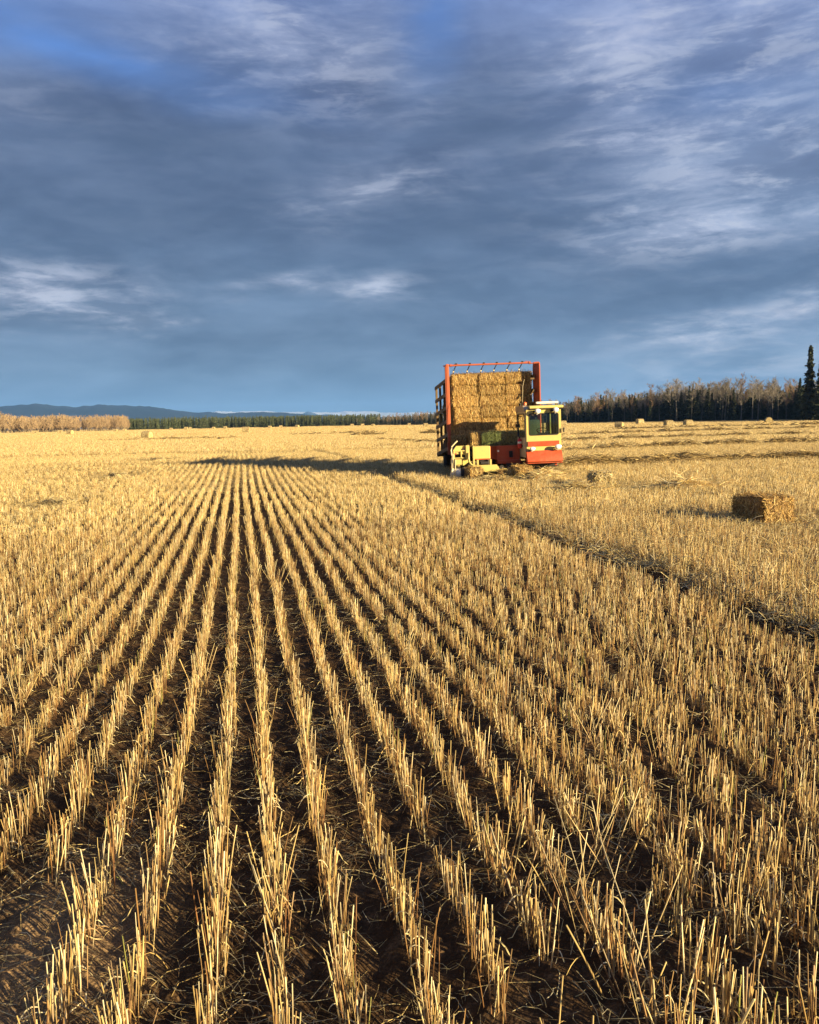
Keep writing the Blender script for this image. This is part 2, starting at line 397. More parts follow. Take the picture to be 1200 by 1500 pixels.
xs = graded(-16500, 16500, -2.6, 3.2, 0.0125, 1.075); ys = graded(-400, 16500, 1.6, 6.4, 0.0125, 1.06)
gx, gy = np.meshgrid(xs, ys)
gz = field_height(gx, gy)
nx, ny = len(xs), len(ys)
V = np.stack([gx.ravel(), gy.ravel(), gz.ravel()], 1)
ii = (np.arange(ny - 1)[:, None] * nx + np.arange(nx - 1)[None]).ravel()
Q = np.stack([ii, ii + 1, ii + nx + 1, ii + nx], 1)
g = link('ground', np_mesh('ground', V, Q, mat=M['ground'], smooth=True)); tag(g, kind='structure')

# ---------------------------------------------------------------- hills and far snowy mountains
def ridge_mesh(name, prof, D, depth, mat, rough=0.06, seed=0, nxs=420, snow=False):
    """prof: (azimuth in degrees, elevation angle of the crest in degrees)"""
    azs = np.linspace(prof[0][0], prof[-1][0], nxs)
    els = np.interp(azs, [p[0] for p in prof], [p[1] for p in prof])
    rows = []
    K = 26
    for j in range(K):
        t = j / (K - 1)
        dd = D + (t - 0.6) * depth
        prof_h = np.sin(min(1, t / 0.6) * math.pi / 2) ** 1.3 if t <= 0.6 else math.cos((t - 0.6) / 0.4 * math.pi / 2)
        H = np.tan(np.radians(els)) * D * prof_h
        X = np.sin(np.radians(azs)) * dd; Y = np.cos(np.radians(azs)) * dd
        nz = vnoise(azs * 2.3 + j * .13, np.full(nxs, j * .5), seed) * .5 + vnoise(azs * 6.1, np.full(nxs, j * 1.3), seed + 1) * .35 + vnoise(azs * 17.1, np.full(nxs, j * 2.9), seed + 2) * .15
        H = H * (1 + rough * 1.6 * nz * (1 if t < .58 else .3)) + (CAM_H if t > .1 else -30)
        rows.append(np.stack([X, Y, H], 1))
    V = np.concatenate(rows)
    ii = (np.arange(K - 1)[:, None] * nxs + np.arange(nxs - 1)[None]).ravel()
    Q = np.stack([ii, ii + 1, ii + nxs + 1, ii + nxs], 1)
    o = link(name, np_mesh(name, V, Q, mat=mat, smooth=True)); tag(o, kind='structure'); return o

def hill_mat(name, a, b, scale):
    mt, N = new_mat(name)
    geo = N.n('ShaderNodeNewGeometry')
    n = N.noise(geo.outputs['Position'], scale, 8, 0.65)
    finish(N, N.ramp(n, [(0.35, a), (0.65, b)]), 0.95, 0.05)
    return mt
M['hill'] = hill_mat('wooded hillside', (0.008, 0.012, 0.015), (0.020, 0.025, 0.026), 0.004)
M['snow'] = hill_mat('snowy mountain', (0.36, 0.39, 0.43), (0.58, 0.60, 0.62), 0.0015)
M['peak'] = hill_mat('bare dark peak', (0.02, 0.028, 0.04), (0.05, 0.06, 0.07), 0.002)
def ang(px, y): # elevation of a crest in degrees from the photographed outline
    return math.degrees(math.atan((618 - 0.01955 * (px - 600) - y) / 1209)), math.degrees(math.atan((px - 600) / 1209))
def prof(pts): return [(ang(px, y)[1], ang(px, y)[0]) for px, y in pts]
ridge_mesh('hills', prof([(-700, 605), (-300, 602), (0, 599.5), (30, 598.5), (60, 595.3), (95, 597.5), (120, 599.5), (150, 595.8), (200, 596.8), (235, 598.2),
    (260, 601.5), (290, 606), (310, 604.8), (330, 606.6), (355, 605.2), (385, 604.2), (410, 604.4), (440, 606.6), (470, 608.4), (510, 609.4), (560, 611), (640, 613), (900, 611), (1300, 604), (1700, 600)]),
    6000, 2400, M['hill'], 0.05, 3)
ridge_mesh('mountains', prof([(-200, 628), (280, 612), (305, 606), (322, 603.5), (345, 604.2), (370, 603), (388, 602.6), (410, 604), (440, 603.6), (470, 604.2), (497, 604.6), (512, 602.8), (530, 603),
    (550, 602.6), (560, 604.6), (590, 605), (612, 604.2), (640, 606), (680, 609), (760, 612), (1000, 611)]), 13500, 2000, M['snow'], 0.05, 8)
ridge_mesh('mountain_peak', prof([(430, 616), (446, 607), (455, 602.8), (462, 604.8), (472, 608), (480, 606.8), (490, 607), (506, 612), (515, 617)]), 11000, 900, M['peak'], 0.04, 13, nxs=90)

# ---------------------------------------------------------------- stubble
GOLD = np.array([(0.72, 0.55, 0.22), (0.80, 0.66, 0.32), (0.60, 0.42, 0.15), (0.88, 0.77, 0.47), (0.40, 0.25, 0.10), (0.72, 0.60, 0.29)])
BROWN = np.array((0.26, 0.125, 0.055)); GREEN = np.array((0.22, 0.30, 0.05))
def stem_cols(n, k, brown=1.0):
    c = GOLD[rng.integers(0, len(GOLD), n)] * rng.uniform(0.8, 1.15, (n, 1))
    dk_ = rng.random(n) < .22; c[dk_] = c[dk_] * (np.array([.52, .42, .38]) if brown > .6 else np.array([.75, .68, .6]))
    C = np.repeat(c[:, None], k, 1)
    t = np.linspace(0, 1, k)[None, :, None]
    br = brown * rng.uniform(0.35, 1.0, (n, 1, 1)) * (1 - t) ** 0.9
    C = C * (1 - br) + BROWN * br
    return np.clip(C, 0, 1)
def stubble_variant(seglen, n, width, hmean, hstd, rad, leaves, lean=0.09, green=0.01, brown=1.0):
    A = Acc(); k = 4
    bx = rng.uniform(-seglen / 2, seglen / 2, n)
    # plants stand in small bunches along the row
    nb = max(2, int(seglen / 0.035)); cen = rng.uniform(-seglen / 2, seglen / 2, nb)
    pick = rng.random(n) < 0.6; bx[pick] = cen[rng.integers(0, nb, pick.sum())] + rng.normal(0, 0.008, pick.sum())
    by = rng.normal(0, width, n)
    h = np.clip(rng.normal(hmean, hstd, n), hmean * .35, hmean * 1.6)
    lx = rng.normal(0, lean * .8, n); ly = rng.normal(0, lean * .7, n) + by / max(width, 1e-3) * 0.05
    t = np.linspace(0, 1, k)
    bend = rng.normal(0, 0.03, (n, 2))
    P = np.zeros((n, k, 3))
    P[:, :, 0] = bx[:, None] + h[:, None] * (lx[:, None] * t + bend[:, :1] * t * t)
    P[:, :, 1] = by[:, None] + h[:, None] * (ly[:, None] * t + bend[:, 1:] * t * t)
    P[:, :, 2] = -0.015 + (h[:, None] + 0.015) * t
    br_ = rng.random(n) < 0.05                      # snapped over
    P[br_, 3, :2] += rng.normal(0, .05, (br_.sum(), 2)); P[br_, 3, 2] = P[br_, 2, 2] - rng.uniform(-.01, .03, br_.sum())
    r = rad * rng.uniform(0.6, 1.35, n)
    Rd = r[:, None] * np.array([1.15, 1.25, 1.0, 0.95])[None]
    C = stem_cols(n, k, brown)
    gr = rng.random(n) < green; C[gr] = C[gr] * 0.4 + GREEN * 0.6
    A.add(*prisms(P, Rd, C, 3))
    if leaves:
        # dry sheaths and curled leaves hanging round the feet
        m_ = leaves; k = 5; t = np.linspace(0, 1, k)
        b = rng.integers(0, n, m_); L = rng.uniform(0.025, 0.085, m_); a = rng.uniform(0, 6.28, m_)
        z0 = h[b] * rng.uniform(0.05, 0.75, m_); up = rng.uniform(-.1, 0.8, m_)
        P = np.zeros((m_, k, 3))
        px_ = bx[b] + h[b] * lx[b] * z0 / h[b]; py_ = by[b] + h[b] * ly[b] * z0 / h[b]
        P[:, :, 0] = px_[:, None] + (np.cos(a) * L)[:, None] * t * 0.75
        P[:, :, 1] = py_[:, None] + (np.sin(a) * L)[:, None] * t * 0.75
        P[:, :, 2] = np.maximum(z0[:, None] + L[:, None] * (up[:, None] * t - 1.1 * t * t), 0.003)
        C = np.repeat((GOLD[rng.integers(0, 6, m_)] * rng.uniform(0.7, 1.1, (m_, 1)))[:, None], k, 1)
        g2 = rng.random(m_) < green * 2.2; C[g2] = C[g2] * .3 + GREEN * .9
        A.add(*ribbons(P, np.repeat(rad * rng.uniform(.5, 1.1, (m_, 1)), k, 1) * np.array([1, 1, 1, .8, .3]), C))
    return A.mesh('stubble', M['straw'])
def litter_variant(size, n, rad, flat=0.012, curl=0.5):
    A = Acc(); k = 4; t = np.linspace(0, 1, k)
    c = rng.uniform(-size / 2, size / 2, (n, 2)); a = rng.uniform(0, 6.28, n); L = rng.uniform(0.03, 0.16, n) * rng.choice([.6, 1, 1.5], n)
    cv = rng.normal(0, curl, n)
    P = np.zeros((n, k, 3))
    aa = a[:, None] + cv[:, None] * t
    P[:, :, 0] = c[:, :1] + L[:, None] * t * np.cos(aa); P[:, :, 1] = c[:, 1:] + L[:, None] * t * np.sin(aa)
    z1 = rng.uniform(0.002, flat, (n, 1)); P[:, :, 2] = z1 + (rng.normal(0, 1, (n, 1)) * flat * 0.8) * t + L[:, None] * 0.25 * np.abs(rng.normal(0, .5, (n, 1))) * np.sin(t * 3.14)
    P[:, :, 2] = np.maximum(P[:, :, 2], 0.002)
    C = np.repeat((GOLD[rng.integers(0, 6, n)] * rng.uniform(0.45, 1.0, (n, 1)))[:, None], k, 1)
    A.add(*ribbons(P, np.repeat(rad * rng.uniform(.4, 1.2, (n, 1)), k, 1), C, nrm=np.stack([rng.normal(0, .5, n), rng.normal(0, .5, n), np.ones(n)], 1)))
    return A.mesh('litter', M['straw'])

variants = []
def addv(me): variants.append(me); return len(variants) - 1
V_NEAR = [addv(stubble_variant(0.20, 20 + i % 5 * 2, 0.0115, 0.118, 0.036, 0.0015, 14, green=.02)) for i in range(12)]
V_TALL = [addv(stubble_variant(0.20, 19 + i % 4, 0.032, 0.140, 0.045, 0.0016, 16, lean=0.12, brown=.7, green=.02)) for i in range(8)]
V_LEAN = [addv(stubble_variant(0.20, 14, 0.03, 0.20, 0.05, 0.0019, 12, lean=0.38)) for i in range(4)]
V_MID = [addv(stubble_variant(0.40, 38, 0.015, 0.112, 0.045, 0.0028, 16, brown=.55)) for i in range(8)]
V_MIDT = [addv(stubble_variant(0.40, 38, 0.045, 0.155, 0.05, 0.0030, 16, lean=0.15, brown=.45, green=.02)) for i in range(6)]
V_FAR = [addv(stubble_variant(1.0, 60, 0.12, 0.20, 0.05, 0.006, 30, lean=0.15, brown=.3)) for i in range(6)]
V_STRIP = [addv(stubble_variant(4.0, 130, 0.5, 0.23, 0.06, 0.016, 60, lean=0.2, brown=.25)) for i in range(4)]
V_LIT = [addv(litter_variant(0.34, 20, 0.0010, 0.010, 1.3)) for i in range(6)]
V_LITD = [addv(litter_variant(0.45, 120, 0.0028, 0.05, 0.4)) for i in range(4)]

SRC = bpy.data.collections.new('straw sources')
for i, me in enumerate(variants):
    SRC.objects.link(bpy.data.objects.new('straw_tuft.%03d' % i, me))

pts = []   # x, y, z, rx, ry, rz, scale, index
def in_view(X, Y, margin):
    return (np.abs(X) < Y * 0.53 + margin) & (Y > 1.0)
def put(X, Y, rz, sc, idx, tilt=0.03):
    n = len(X)
    Z = field_height(X, Y)
    pts.append(np.stack([X, Y, Z, rng.normal(0, tilt, n), rng.normal(0, tilt, n), rz, sc, idx], 1))
def pickv(lst, n): return np.array(lst)[rng.integers(0, len(lst), n)]
CLEAR = [(5.2, 12.15, .95), (4.52, 18.75, 1.0), (1.46, 21.6, .8), (2.4, 21.3, .9), (-7.25, 17.2, .9), (-8.95, 25.5, .9), (-10.1, 33.3, 1.0)]
def near_bale(X, Y):      # the stubble is trodden flat round the bales
    f = np.ones(len(X))
    for cx, cy, rr_ in CLEAR:
        d = np.hypot(X - cx, (Y - cy + .35) * .75); f = np.minimum(f, np.clip(.42 + (d - rr_ * .5) / rr_ * .8, .42, 1))
    return f
def shadow_gap(u, v):     # the wheel rut beside the tall stubble
    c = 3.95 + 0.14 * vnoise(v / 2.1, v * 0, 5)
    return np.abs(u - c) < 0.17 + 0.16 * vnoise(v / .9, v * 0 + 4, 6)
def rows_zone(v0, v1, seg, kmin, kmax, near):
    ks = np.arange(kmin, kmax); vs = np.arange(v0, v1, seg * 0.93)
    K, Vv = np.meshgrid(ks, vs); K = K.ravel(); Vv = Vv.ravel() + rng.uniform(-.4, .4, K.size) * seg
    Uc = ROW0 + K * ROWS + row_bend(Vv) + 0.014 * vnoise(Vv * 0.8, K * 3.1, 2)
    tall = Uc > 4.15
    left = Uc < -3.2
    Uc = Uc + rng.normal(0, 1, K.size) * np.where(tall, 0.04, np.where(left, 0.035, 0.004 + np.clip((Uc - 1.0) * 0.012, 0, 0.018) * np.exp(-np.maximum(Vv - 6, 0) / 5)))
    X = Uc * ROWN[0] + Vv * ROWD[0]; Y = Uc * ROWN[1] + Vv * ROWD[1]
    gap_ = shadow_gap(Uc, Vv)
    keep = in_view(X, Y, 3.2 if near else 3.5) & (~gap_ | (rng.random(K.size) < .45))
    dens = vnoise(Vv * 1.7, K * 5.3, 31)
    keep &= ~((dens < -0.70) & (Vv < 2.9) & ~tall)
    # bare patch at the left, thin places in the nearest rows
    keep &= ~((np.abs(X + 1.16) < 0.14) & (Y < 2.5))
    keep &= ~((Vv < 3.0) & (dens < -0.50))
    # the flattened ground in front of and under the wagon
    tr = (X > 1.0) & (X < 4.6) & (Y > 22.0) & (Y < 30)
    keep &= ~tr
    X, Y, K, Vv, Uc, tall, left, dens, gap_ = [q[keep] for q in (X, Y, K, Vv, Uc, tall, left, dens, gap_)]
    n = len(X)
    idx = np.where(tall, pickv(V_TALL if near else V_MIDT, n), pickv(V_NEAR if near else V_MID, n))
    if near:
        ln = (rng.random(n) < np.where(tall, .12, .025)) | ((X > .15) & (X < .75) & (Y < 2.9) & (rng.random(n) < .22))
        idx = np.where(ln, pickv(V_LEAN, n), idx)
    sc = (1.0 + 0.14 * vnoise(X * 1.1, Y * 1.1, 12) + rng.normal(0, .07, n))
    sc = sc * np.where(Vv < 3.6, 1.0 + .25 * np.clip((3.6 - Vv) / 1.4, 0, 1), 1)
    sc = sc * np.where(Vv > 14, 0.95, 1) * np.where(tall & (Vv > 12), 0.92, 1)
    sc = sc * np.where(gap_, .5, 1)
    sc = sc * np.where((Uc > 4.1) & (Uc < 5.0), 1.1, 1) * near_bale(X, Y)
    flip = rng.integers(0, 2, n) * math.pi
    put(X, Y, TH + math.pi / 2 + flip + rng.normal(0, .05, n) + row_slope(Vv), sc, idx)
def row_slope(v): return 0.00022 * v
rows_zone(0.6, 13.0, 0.19, -62, 74, True)
n = 110; Y = rng.uniform(1.5, 4.5, n); X = rng.uniform(.1, 1, n) * (Y * .55 + .4); u_ = X * ROWN[0] + Y * ROWN[1]
k_ = (u_ > 1.15) & (rng.random(n) < .75) & ~shadow_gap(u_, Y); X, Y = X[k_], Y[k_]
put(X, Y, rng.uniform(0, 6.28, len(X)), rng.uniform(.5, .9, len(X)), pickv(V_TALL, len(X)), .08)
rows_zone(13.0, 48.0, 0.38, -172, 205, False)
# beyond the last visible rows: patches of stubble without row order
def scatter(n, y0, y1, lst, s0, s1, margin, thr=-2.0):
    Y = np.sqrt(rng.uniform(y0 ** 2, y1 ** 2, n)); X = rng.uniform(-1, 1, n) * (Y * 0.53 + margin)
    keep = vnoise(X / 6, Y / 2.2, 44) + 0.5 * vnoise(X / 1.5, Y, 45) > thr
    keep &= ~((X > 1.0) & (X < 4.6) & (Y > 22.0) & (Y < 30))
    X, Y = X[keep], Y[keep]; n = len(X)
    return X, Y, n
X, Y, n = scatter(52000, 46, 125, V_FAR, 0, 0, 3, -0.75)
put(X, Y, np.where(rng.random(n) < .6, TH + 1.57, rng.uniform(0, 3.14, n)), rng.uniform(0.75, 1.15, n), pickv(V_FAR, n))
X, Y, n = scatter(15000, 115, 330, V_STRIP, 0, 0, 6, -0.8)
put(X, Y, rng.uniform(-.5, .5, n), rng.uniform(0.8, 1.15, n), pickv(V_STRIP, n))
X, Y, n = scatter(6500, 300, 640, V_STRIP, 0, 0, 10, -0.9)
put(X, Y, rng.uniform(-.4, .4, n), rng.uniform(0.9, 1.4, n), pickv(V_STRIP, n))
# litter between the rows
Y = rng.uniform(1.5, 8, 950); X = rng.uniform(-1, 1, 950) * (Y * .53 + .6)
u_ = X * ROWN[0] + Y * ROWN[1]
put(X, Y, rng.uniform(0, 6.28, 950), rng.uniform(.7, 1.2, 950), np.where(u_ > 4.1, pickv(V_LITD, 950), pickv(V_LIT, 950)), 0.06)
Y = np.sqrt(rng.uniform(4, 48 ** 2, 26000)); X = rng.uniform(-1, 1, 26000) * (Y * .53 + 1)
u_ = X * ROWN[0] + Y * ROWN[1]
k_ = (rng.random(26000) < np.where(u_ > 4.1, 0.9, np.where(u_ < -3.4, 0.45, np.clip((Y - 18) / 30, 0.0, 0.8)))) | ((X > .8) & (X < 5) & (Y > 21) & (Y < 31))
X, Y = X[k_], Y[k_]; n = len(X)
put(X, Y, rng.uniform(0, 6.28, n), rng.uniform(.8, 1.4, n), pickv(V_LITD, n), 0.08)

A_ = np.concatenate(pts); print('stubble instances', len(A_))
sm = bpy.data.meshes.new('stubble'); sm.vertices.add(len(A_)); sm.vertices.foreach_set('co', A_[:, :3].astype(np.float32).ravel())
for nm, dt, val, fld in (('rot', 'FLOAT_VECTOR', A_[:, 3:6], 'vector'), ('scl', 'FLOAT', A_[:, 6], 'value'), ('idx', 'INT', A_[:, 7].astype(np.int32), 'value')):
    at = sm.attributes.new(nm, dt, 'POINT'); at.data.foreach_set(fld, np.ascontiguousarray(val if dt == 'INT' else val.astype(np.float32)).ravel())
stub = link('stubble', sm, M['straw'])
tag(stub, 'golden cut grain stubble standing in drill rows with dry straw litter on the soil', 'stubble', kind='stuff')

def instancer(o, coll, name):
    ng = bpy.data.node_groups.new(name, 'GeometryNodeTree')
    ng.interface.new_socket('Geometry', in_out='INPUT', socket_type='NodeSocketGeometry')
    ng.interface.new_socket('Geometry', in_out='OUTPUT', socket_type='NodeSocketGeometry')
    gi = ng.nodes.new('NodeGroupInput'); go = ng.nodes.new('NodeGroupOutput')
    ci = ng.nodes.new('GeometryNodeCollectionInfo'); ci.inputs['Collection'].default_value = coll
    ci.inputs['Separate Children'].default_value = True; ci.inputs['Reset Children'].default_value = True
    ip = ng.nodes.new('GeometryNodeInstanceOnPoints'); ip.inputs['Pick Instance'].default_value = True
    def attr(nm, dt):
        a = ng.nodes.new('GeometryNodeInputNamedAttribute'); a.data_type = dt; a.inputs['Name'].default_value = nm
        return [s for s in a.outputs if s.enabled][0]
    ng.links.new(gi.outputs[0], ip.inputs['Points']); ng.links.new(ci.outputs[0], ip.inputs['Instance'])
    ng.links.new(attr('idx', 'INT'), ip.inputs['Instance Index'])
    er = ng.nodes.new('FunctionNodeEulerToRotation'); ng.links.new(attr('rot', 'FLOAT_VECTOR'), er.inputs[0]); ng.links.new(er.outputs[0], ip.inputs['Rotation'])
    ng.links.new(attr('scl', 'FLOAT'), ip.inputs['Scale'])
    ng.links.new(ip.outputs[0], go.inputs[0])
    md = o.modifiers.new('scatter', 'NODES'); md.node_group = ng
instancer(stub, SRC, 'stubble scatter')

# ---------------------------------------------------------------- trees
def line_pts(p0, d, L, k, droop=0.0, curl=None):
    """p0 (n,3), d (n,3) unit, L (n) -> (n,k,3)"""
    t = np.linspace(0, 1, k)[None, :, None]
    P = p0[:, None] + d[:, None] * L[:, None, None] * t
    P[:, :, 2] += (droop * L[:, None]) * (t[:, :, 0] ** 2)
    return P
def unit(v): return v / (np.linalg.norm(v, axis=-1, keepdims=True) + 1e-9)

def make_bare_tree(h, spread, crown_from, col, wid, n1=22, n2=9, n3=5, up=1.0):
    """returns trunk mesh, crown mesh: bare deciduous tree of fine ascending twigs"""
    T = Acc(); k = 7; t = np.linspace(0, 1, k)
    tp = np.zeros((1, k, 3)); tp[0, :, 2] = t * h * 0.96 - .2; off = np.cumsum(rng.normal(0, 0.02, (k, 2)), 0) * h * .35; off -= off[0]; tp[0, :, :2] = off
    rb = h * 0.0095
    T.add(*prisms(tp, (rb * (1 - 0.9 * t) + 0.012)[None], np.ones((1, k, 3)), 4))
    A = Acc()
    z1 = h * np.sort(rng.uniform(crown_from, 0.93, n1)); a = rng.uniform(0, 6.28, n1)
    base = np.stack([np.interp(z1, tp[0, :, 2], tp[0, :, 0]), np.interp(z1, tp[0, :, 2], tp[0, :, 1]), z1], 1)
    rel = (z1 / h - crown_from) / (1 - crown_from)
    L = spread * (1.25 - 0.85 * rel) * rng.uniform(.7, 1.2, n1)
    d = unit(np.stack([np.cos(a), np.sin(a), rng.uniform(.7, 1.5, n1) * up], 1))
    P1 = line_pts(base, d, L * 1.35, 4, 0.12)
    def colr(n, k): return np.repeat((np.array(col)[rng.integers(0, len(col), n)] * rng.uniform(.75, 1.25, (n, 1)))[:, None], k, 1)
    A.add(*prisms(P1, wid * np.array([1.6, 1.2, .8, .4])[None] * np.ones((n1, 1)), colr(n1, 4), 3, cap=False))
    # second order
    def kids(P, n, Lf, tmin, sp, upv):
        m_ = len(P); src = np.repeat(np.arange(m_), n); tt = rng.uniform(tmin, 1, len(src)); kk = P.shape[1] - 1
        f = tt * kk; i0 = np.minimum(f.astype(int), kk - 1); fr = (f - i0)[:, None]
        p = P[src, i0] * (1 - fr) + P[src, i0 + 1] * fr
        dd = unit(P[src, -1] - P[src, 0]); ln = np.linalg.norm(P[src, -1] - P[src, 0], axis=1)
        d2 = unit(dd + rng.normal(0, sp, (len(src), 3)) + np.array([0, 0, upv]))
        return line_pts(p, d2, ln * Lf * rng.uniform(.5, 1.2, len(src)), 3, 0.05)
    top = tp[:, 3:]
    P2 = np.concatenate([kids(P1, n2, .55, .2, .55, .25)])
    A.add(*ribbons(P2, wid * np.array([.75, .6, .35])[None] * np.ones((len(P2), 1)), colr(len(P2), 3)))
    P3 = kids(P2, n3, .6, .2, .6, .25)
    # leader twigs at the very top
    A.add(*ribbons(P3, wid * np.array([.5, .45, .25])[None] * np.ones((len(P3), 1)), colr(len(P3), 3)))
    return T.mesh('trunk', M['bark']), A.mesh('crown', M['twig'])

def make_spruce(h, w, from_=0.06, per=9, layers=None, clumpy=0.3, cm=1.0):
    T = Acc(); k = 4; t = np.linspace(0, 1, k)
    tp = np.zeros((1, k, 3)); tp[0, :, 2] = t * h * .99 - .2
    T.add(*prisms(tp, (h * .010 * (1 - .95 * t) + .01)[None], np.ones((1, k, 3)) * .6, 4))
    layers = layers or int(h * 2.6)
    A = Acc(); n = layers * per
    tt = np.repeat(np.linspace(0, 1, layers), per) + rng.normal(0, .008, n); tt = np.clip(tt, 0, 1)
    z = h * (from_ + (1 - from_) * tt)
    wn = np.repeat(1 + clumpy * rng.normal(0, 1, layers), per)
    L = (w * .5 * (1 - tt) ** 0.8 + .06) * np.clip(wn, .4, 1.6) * rng.uniform(.65, 1.2, n)
    a = rng.uniform(0, 6.28, n)
    p0 = np.stack([0 * z, 0 * z, z], 1)
    d = unit(np.stack([np.cos(a), np.sin(a), rng.uniform(-.35, .15, n)], 1))
    P = line_pts(p0, d, L, 4, -0.10)
    P[:, 3, 2] += L * .08
    c = np.array([(0.030, 0.042, 0.018), (0.022, 0.032, 0.015), (0.048, 0.058, 0.024), (0.060, 0.066, 0.030)])
    C = np.repeat((c[rng.integers(0, 4, n)] * cm * rng.uniform(.7, 1.2, (n, 1)))[:, None], 4, 1)
    hw = h * 0.014 + .05
    A.add(*ribbons(P, hw * np.array([.7, 1.3, 1.0, .15])[None] * rng.uniform(.7, 1.3, (n, 1)), C, nrm=np.stack([rng.normal(0, .5, n), rng.normal(0, .5, n), np.ones(n)], 1)))
    # hanging side sprays
    s = np.repeat(np.arange(n), 4); q = rng.uniform(.25, .95, len(s))[:, None]
    p = P[s, 0] * (1 - q) + P[s, 3] * q
    d2 = unit(np.stack([rng.normal(0, 1, len(s)), rng.normal(0, 1, len(s)), rng.uniform(-1.6, -.2, len(s))], 1))
    P2 = line_pts(p, d2, rng.uniform(.14, .42, len(s)) * (h / 9) ** .5, 3, -.1)
    A.add(*ribbons(P2, hw * .62 * np.array([.8, 1, .2])[None] * np.ones((len(s), 1)), np.repeat(C[s, :1], 3, 1) * 1.05))
    return T.mesh('trunk', M['dark_bark']), A.mesh('crown', M['needles'])

GREYTW = [(0.205, 0.185, 0.15), (0.28, 0.255, 0.21), (0.145, 0.125, 0.10), (0.22, 0.18, 0.135)]
RUSTTW = [(0.26, 0.16, 0.085), (0.21, 0.13, 0.075), (0.28, 0.19, 0.105)]
ASPTW = [(0.36, 0.255, 0.145), (0.42, 0.30, 0.18), (0.28, 0.19, 0.11), (0.36, 0.28, 0.15)]
birch = [make_bare_tree(10, rnd.uniform(.8, 1.35), rnd.uniform(.28, .5), GREYTW, .019, 22, 9, 6) for _ in range(8)]
rusty = [make_bare_tree(10, 1.2, .3, RUSTTW, .024, 20, 9, 5) for _ in range(3)]
spruces = [make_spruce(9, rnd.uniform(2.0, 2.9)) for _ in range(6)]
big_spruce = make_spruce(15.6, 3.5, .05, 14, 46, .28)
def joined(pair, name, mats):
    """trunk and crown as one small mesh for the trees too far off to show parts"""
    bm = bmesh.new(); bm.from_mesh(pair[0]); nf = len(bm.faces); bm.from_mesh(pair[1])
    bm.faces.ensure_lookup_table()
    for i, f in enumerate(bm.faces): f.material_index = 0 if i < nf else 1
    me = bpy.data.meshes.new(name); bm.to_mesh(me); bm.free()
    for mt in mats: me.materials.append(mt)
    return me
aspens = [joined(make_bare_tree(8, 1.25, .12, ASPTW, .040, 18, 7, 4), 'aspen_tree', (M['bark'], M['twig'])) for _ in range(6)]
belt = [joined(make_spruce(6.5, rnd.uniform(1.5, 2.1), .03, 7, 15, .3, 2.2), 'spruce_tree', (M['dark_bark'], M['needles'])) for _ in range(6)]

def place_tree(name, pair, x, y, h, h0, wide, label, cat, group):
    r_ = empty(name, (x, y, float(field_height(np.array([x]), np.array([y]))[0])), rnd.uniform(0, 6.28))
    r_.scale = (wide * h / h0, wide * h / h0, h / h0)
    tag(r_, label, cat, group)
    link('trunk', pair[0], None, r_); link('crown', pair[1], None, r_)
    return r_
KX = [500, 560, 600, 640, 700, 740, 790, 840, 900, 960, 1000, 1040, 1090, 1130, 1180, 1240, 1330]
KD = [420, 410, 400, 385, 350, 330, 300, 275, 255, 240, 232, 225, 212, 200, 180, 165, 150]
KH = [3.6, 5.2, 6.4, 7.0, 7.4, 7.8, 8.4, 9.4, 10.3, 11.3, 12.0, 12.4, 11.6, 11.0, 10.4, 10.6, 11.0]
def edge(px): return np.interp(px, KX, KD), np.interp(px, KX, KH)
def wpos(px, D): return (px - 600) / 1209 * D * 1.0, D
nb = ns = 0
GB = 'bare birches along the right-hand wood edge'; GS = 'dark spruces among the birches of the right-hand wood'
x = 560.0
while x < 1300:
    D, H = edge(x)
    step = 1209 / D
    for rank in range(2):
        if nb < 150:
            px = x + rnd.uniform(-.5, .5) * step * 2.2
            dd = D + rank * 9 + rnd.uniform(0, 7); wx, wy = wpos(px, dd)
            rs = rnd.random() < (.45 if px < 960 else .1)
            tall_f = rnd.uniform(.82, 1.06) * (1 + .05 * math.sin(px / 17))
            place_tree('birch_tree', rnd.choice(rusty if rs else birch), wx, wy, H * tall_f, 10, rnd.uniform(.85, 1.3),
                       'leafless reddish-brown tree in the edge of the right-hand wood' if rs else 'leafless pale grey birch in the edge of the right-hand wood', 'birch',
                       'reddish bare trees of the right-hand wood' if rs else GB)
            nb += 1
        if ns < 140:
            px = x + rnd.uniform(-.5, .5) * step * 2.2
            dd = D + 1 + rank * 8 + rnd.uniform(0, 6); wx, wy = wpos(px, dd)
            place_tree('spruce_tree', rnd.choice(spruces), wx, wy, H * rnd.choice((rnd.uniform(.5, .75), rnd.uniform(.6, .92))), 9, rnd.uniform(.8, 1.15),
                       'narrow dark spruce under the bare birches of the right-hand wood', 'spruce', GS)
            ns += 1
    x += step * 1.9
print('right wood', nb, ns)
for px, dd, H, w, lab in ((1184, 176, 15.9, 1.0, 'tallest dark spruce rising above the whole wood at the right edge'),
                          (1200, 174, 13.2, 1.05, 'large dark spruce close to the right of the tallest spruce'),
                          (1170, 186, 9.6, .95, 'spruce left of the tallest spruce and little more than half its height')):
    wx, wy = wpos(px, dd); place_tree('spruce_tree', big_spruce, wx, wy, H, 15.6, w, lab, 'spruce', None)
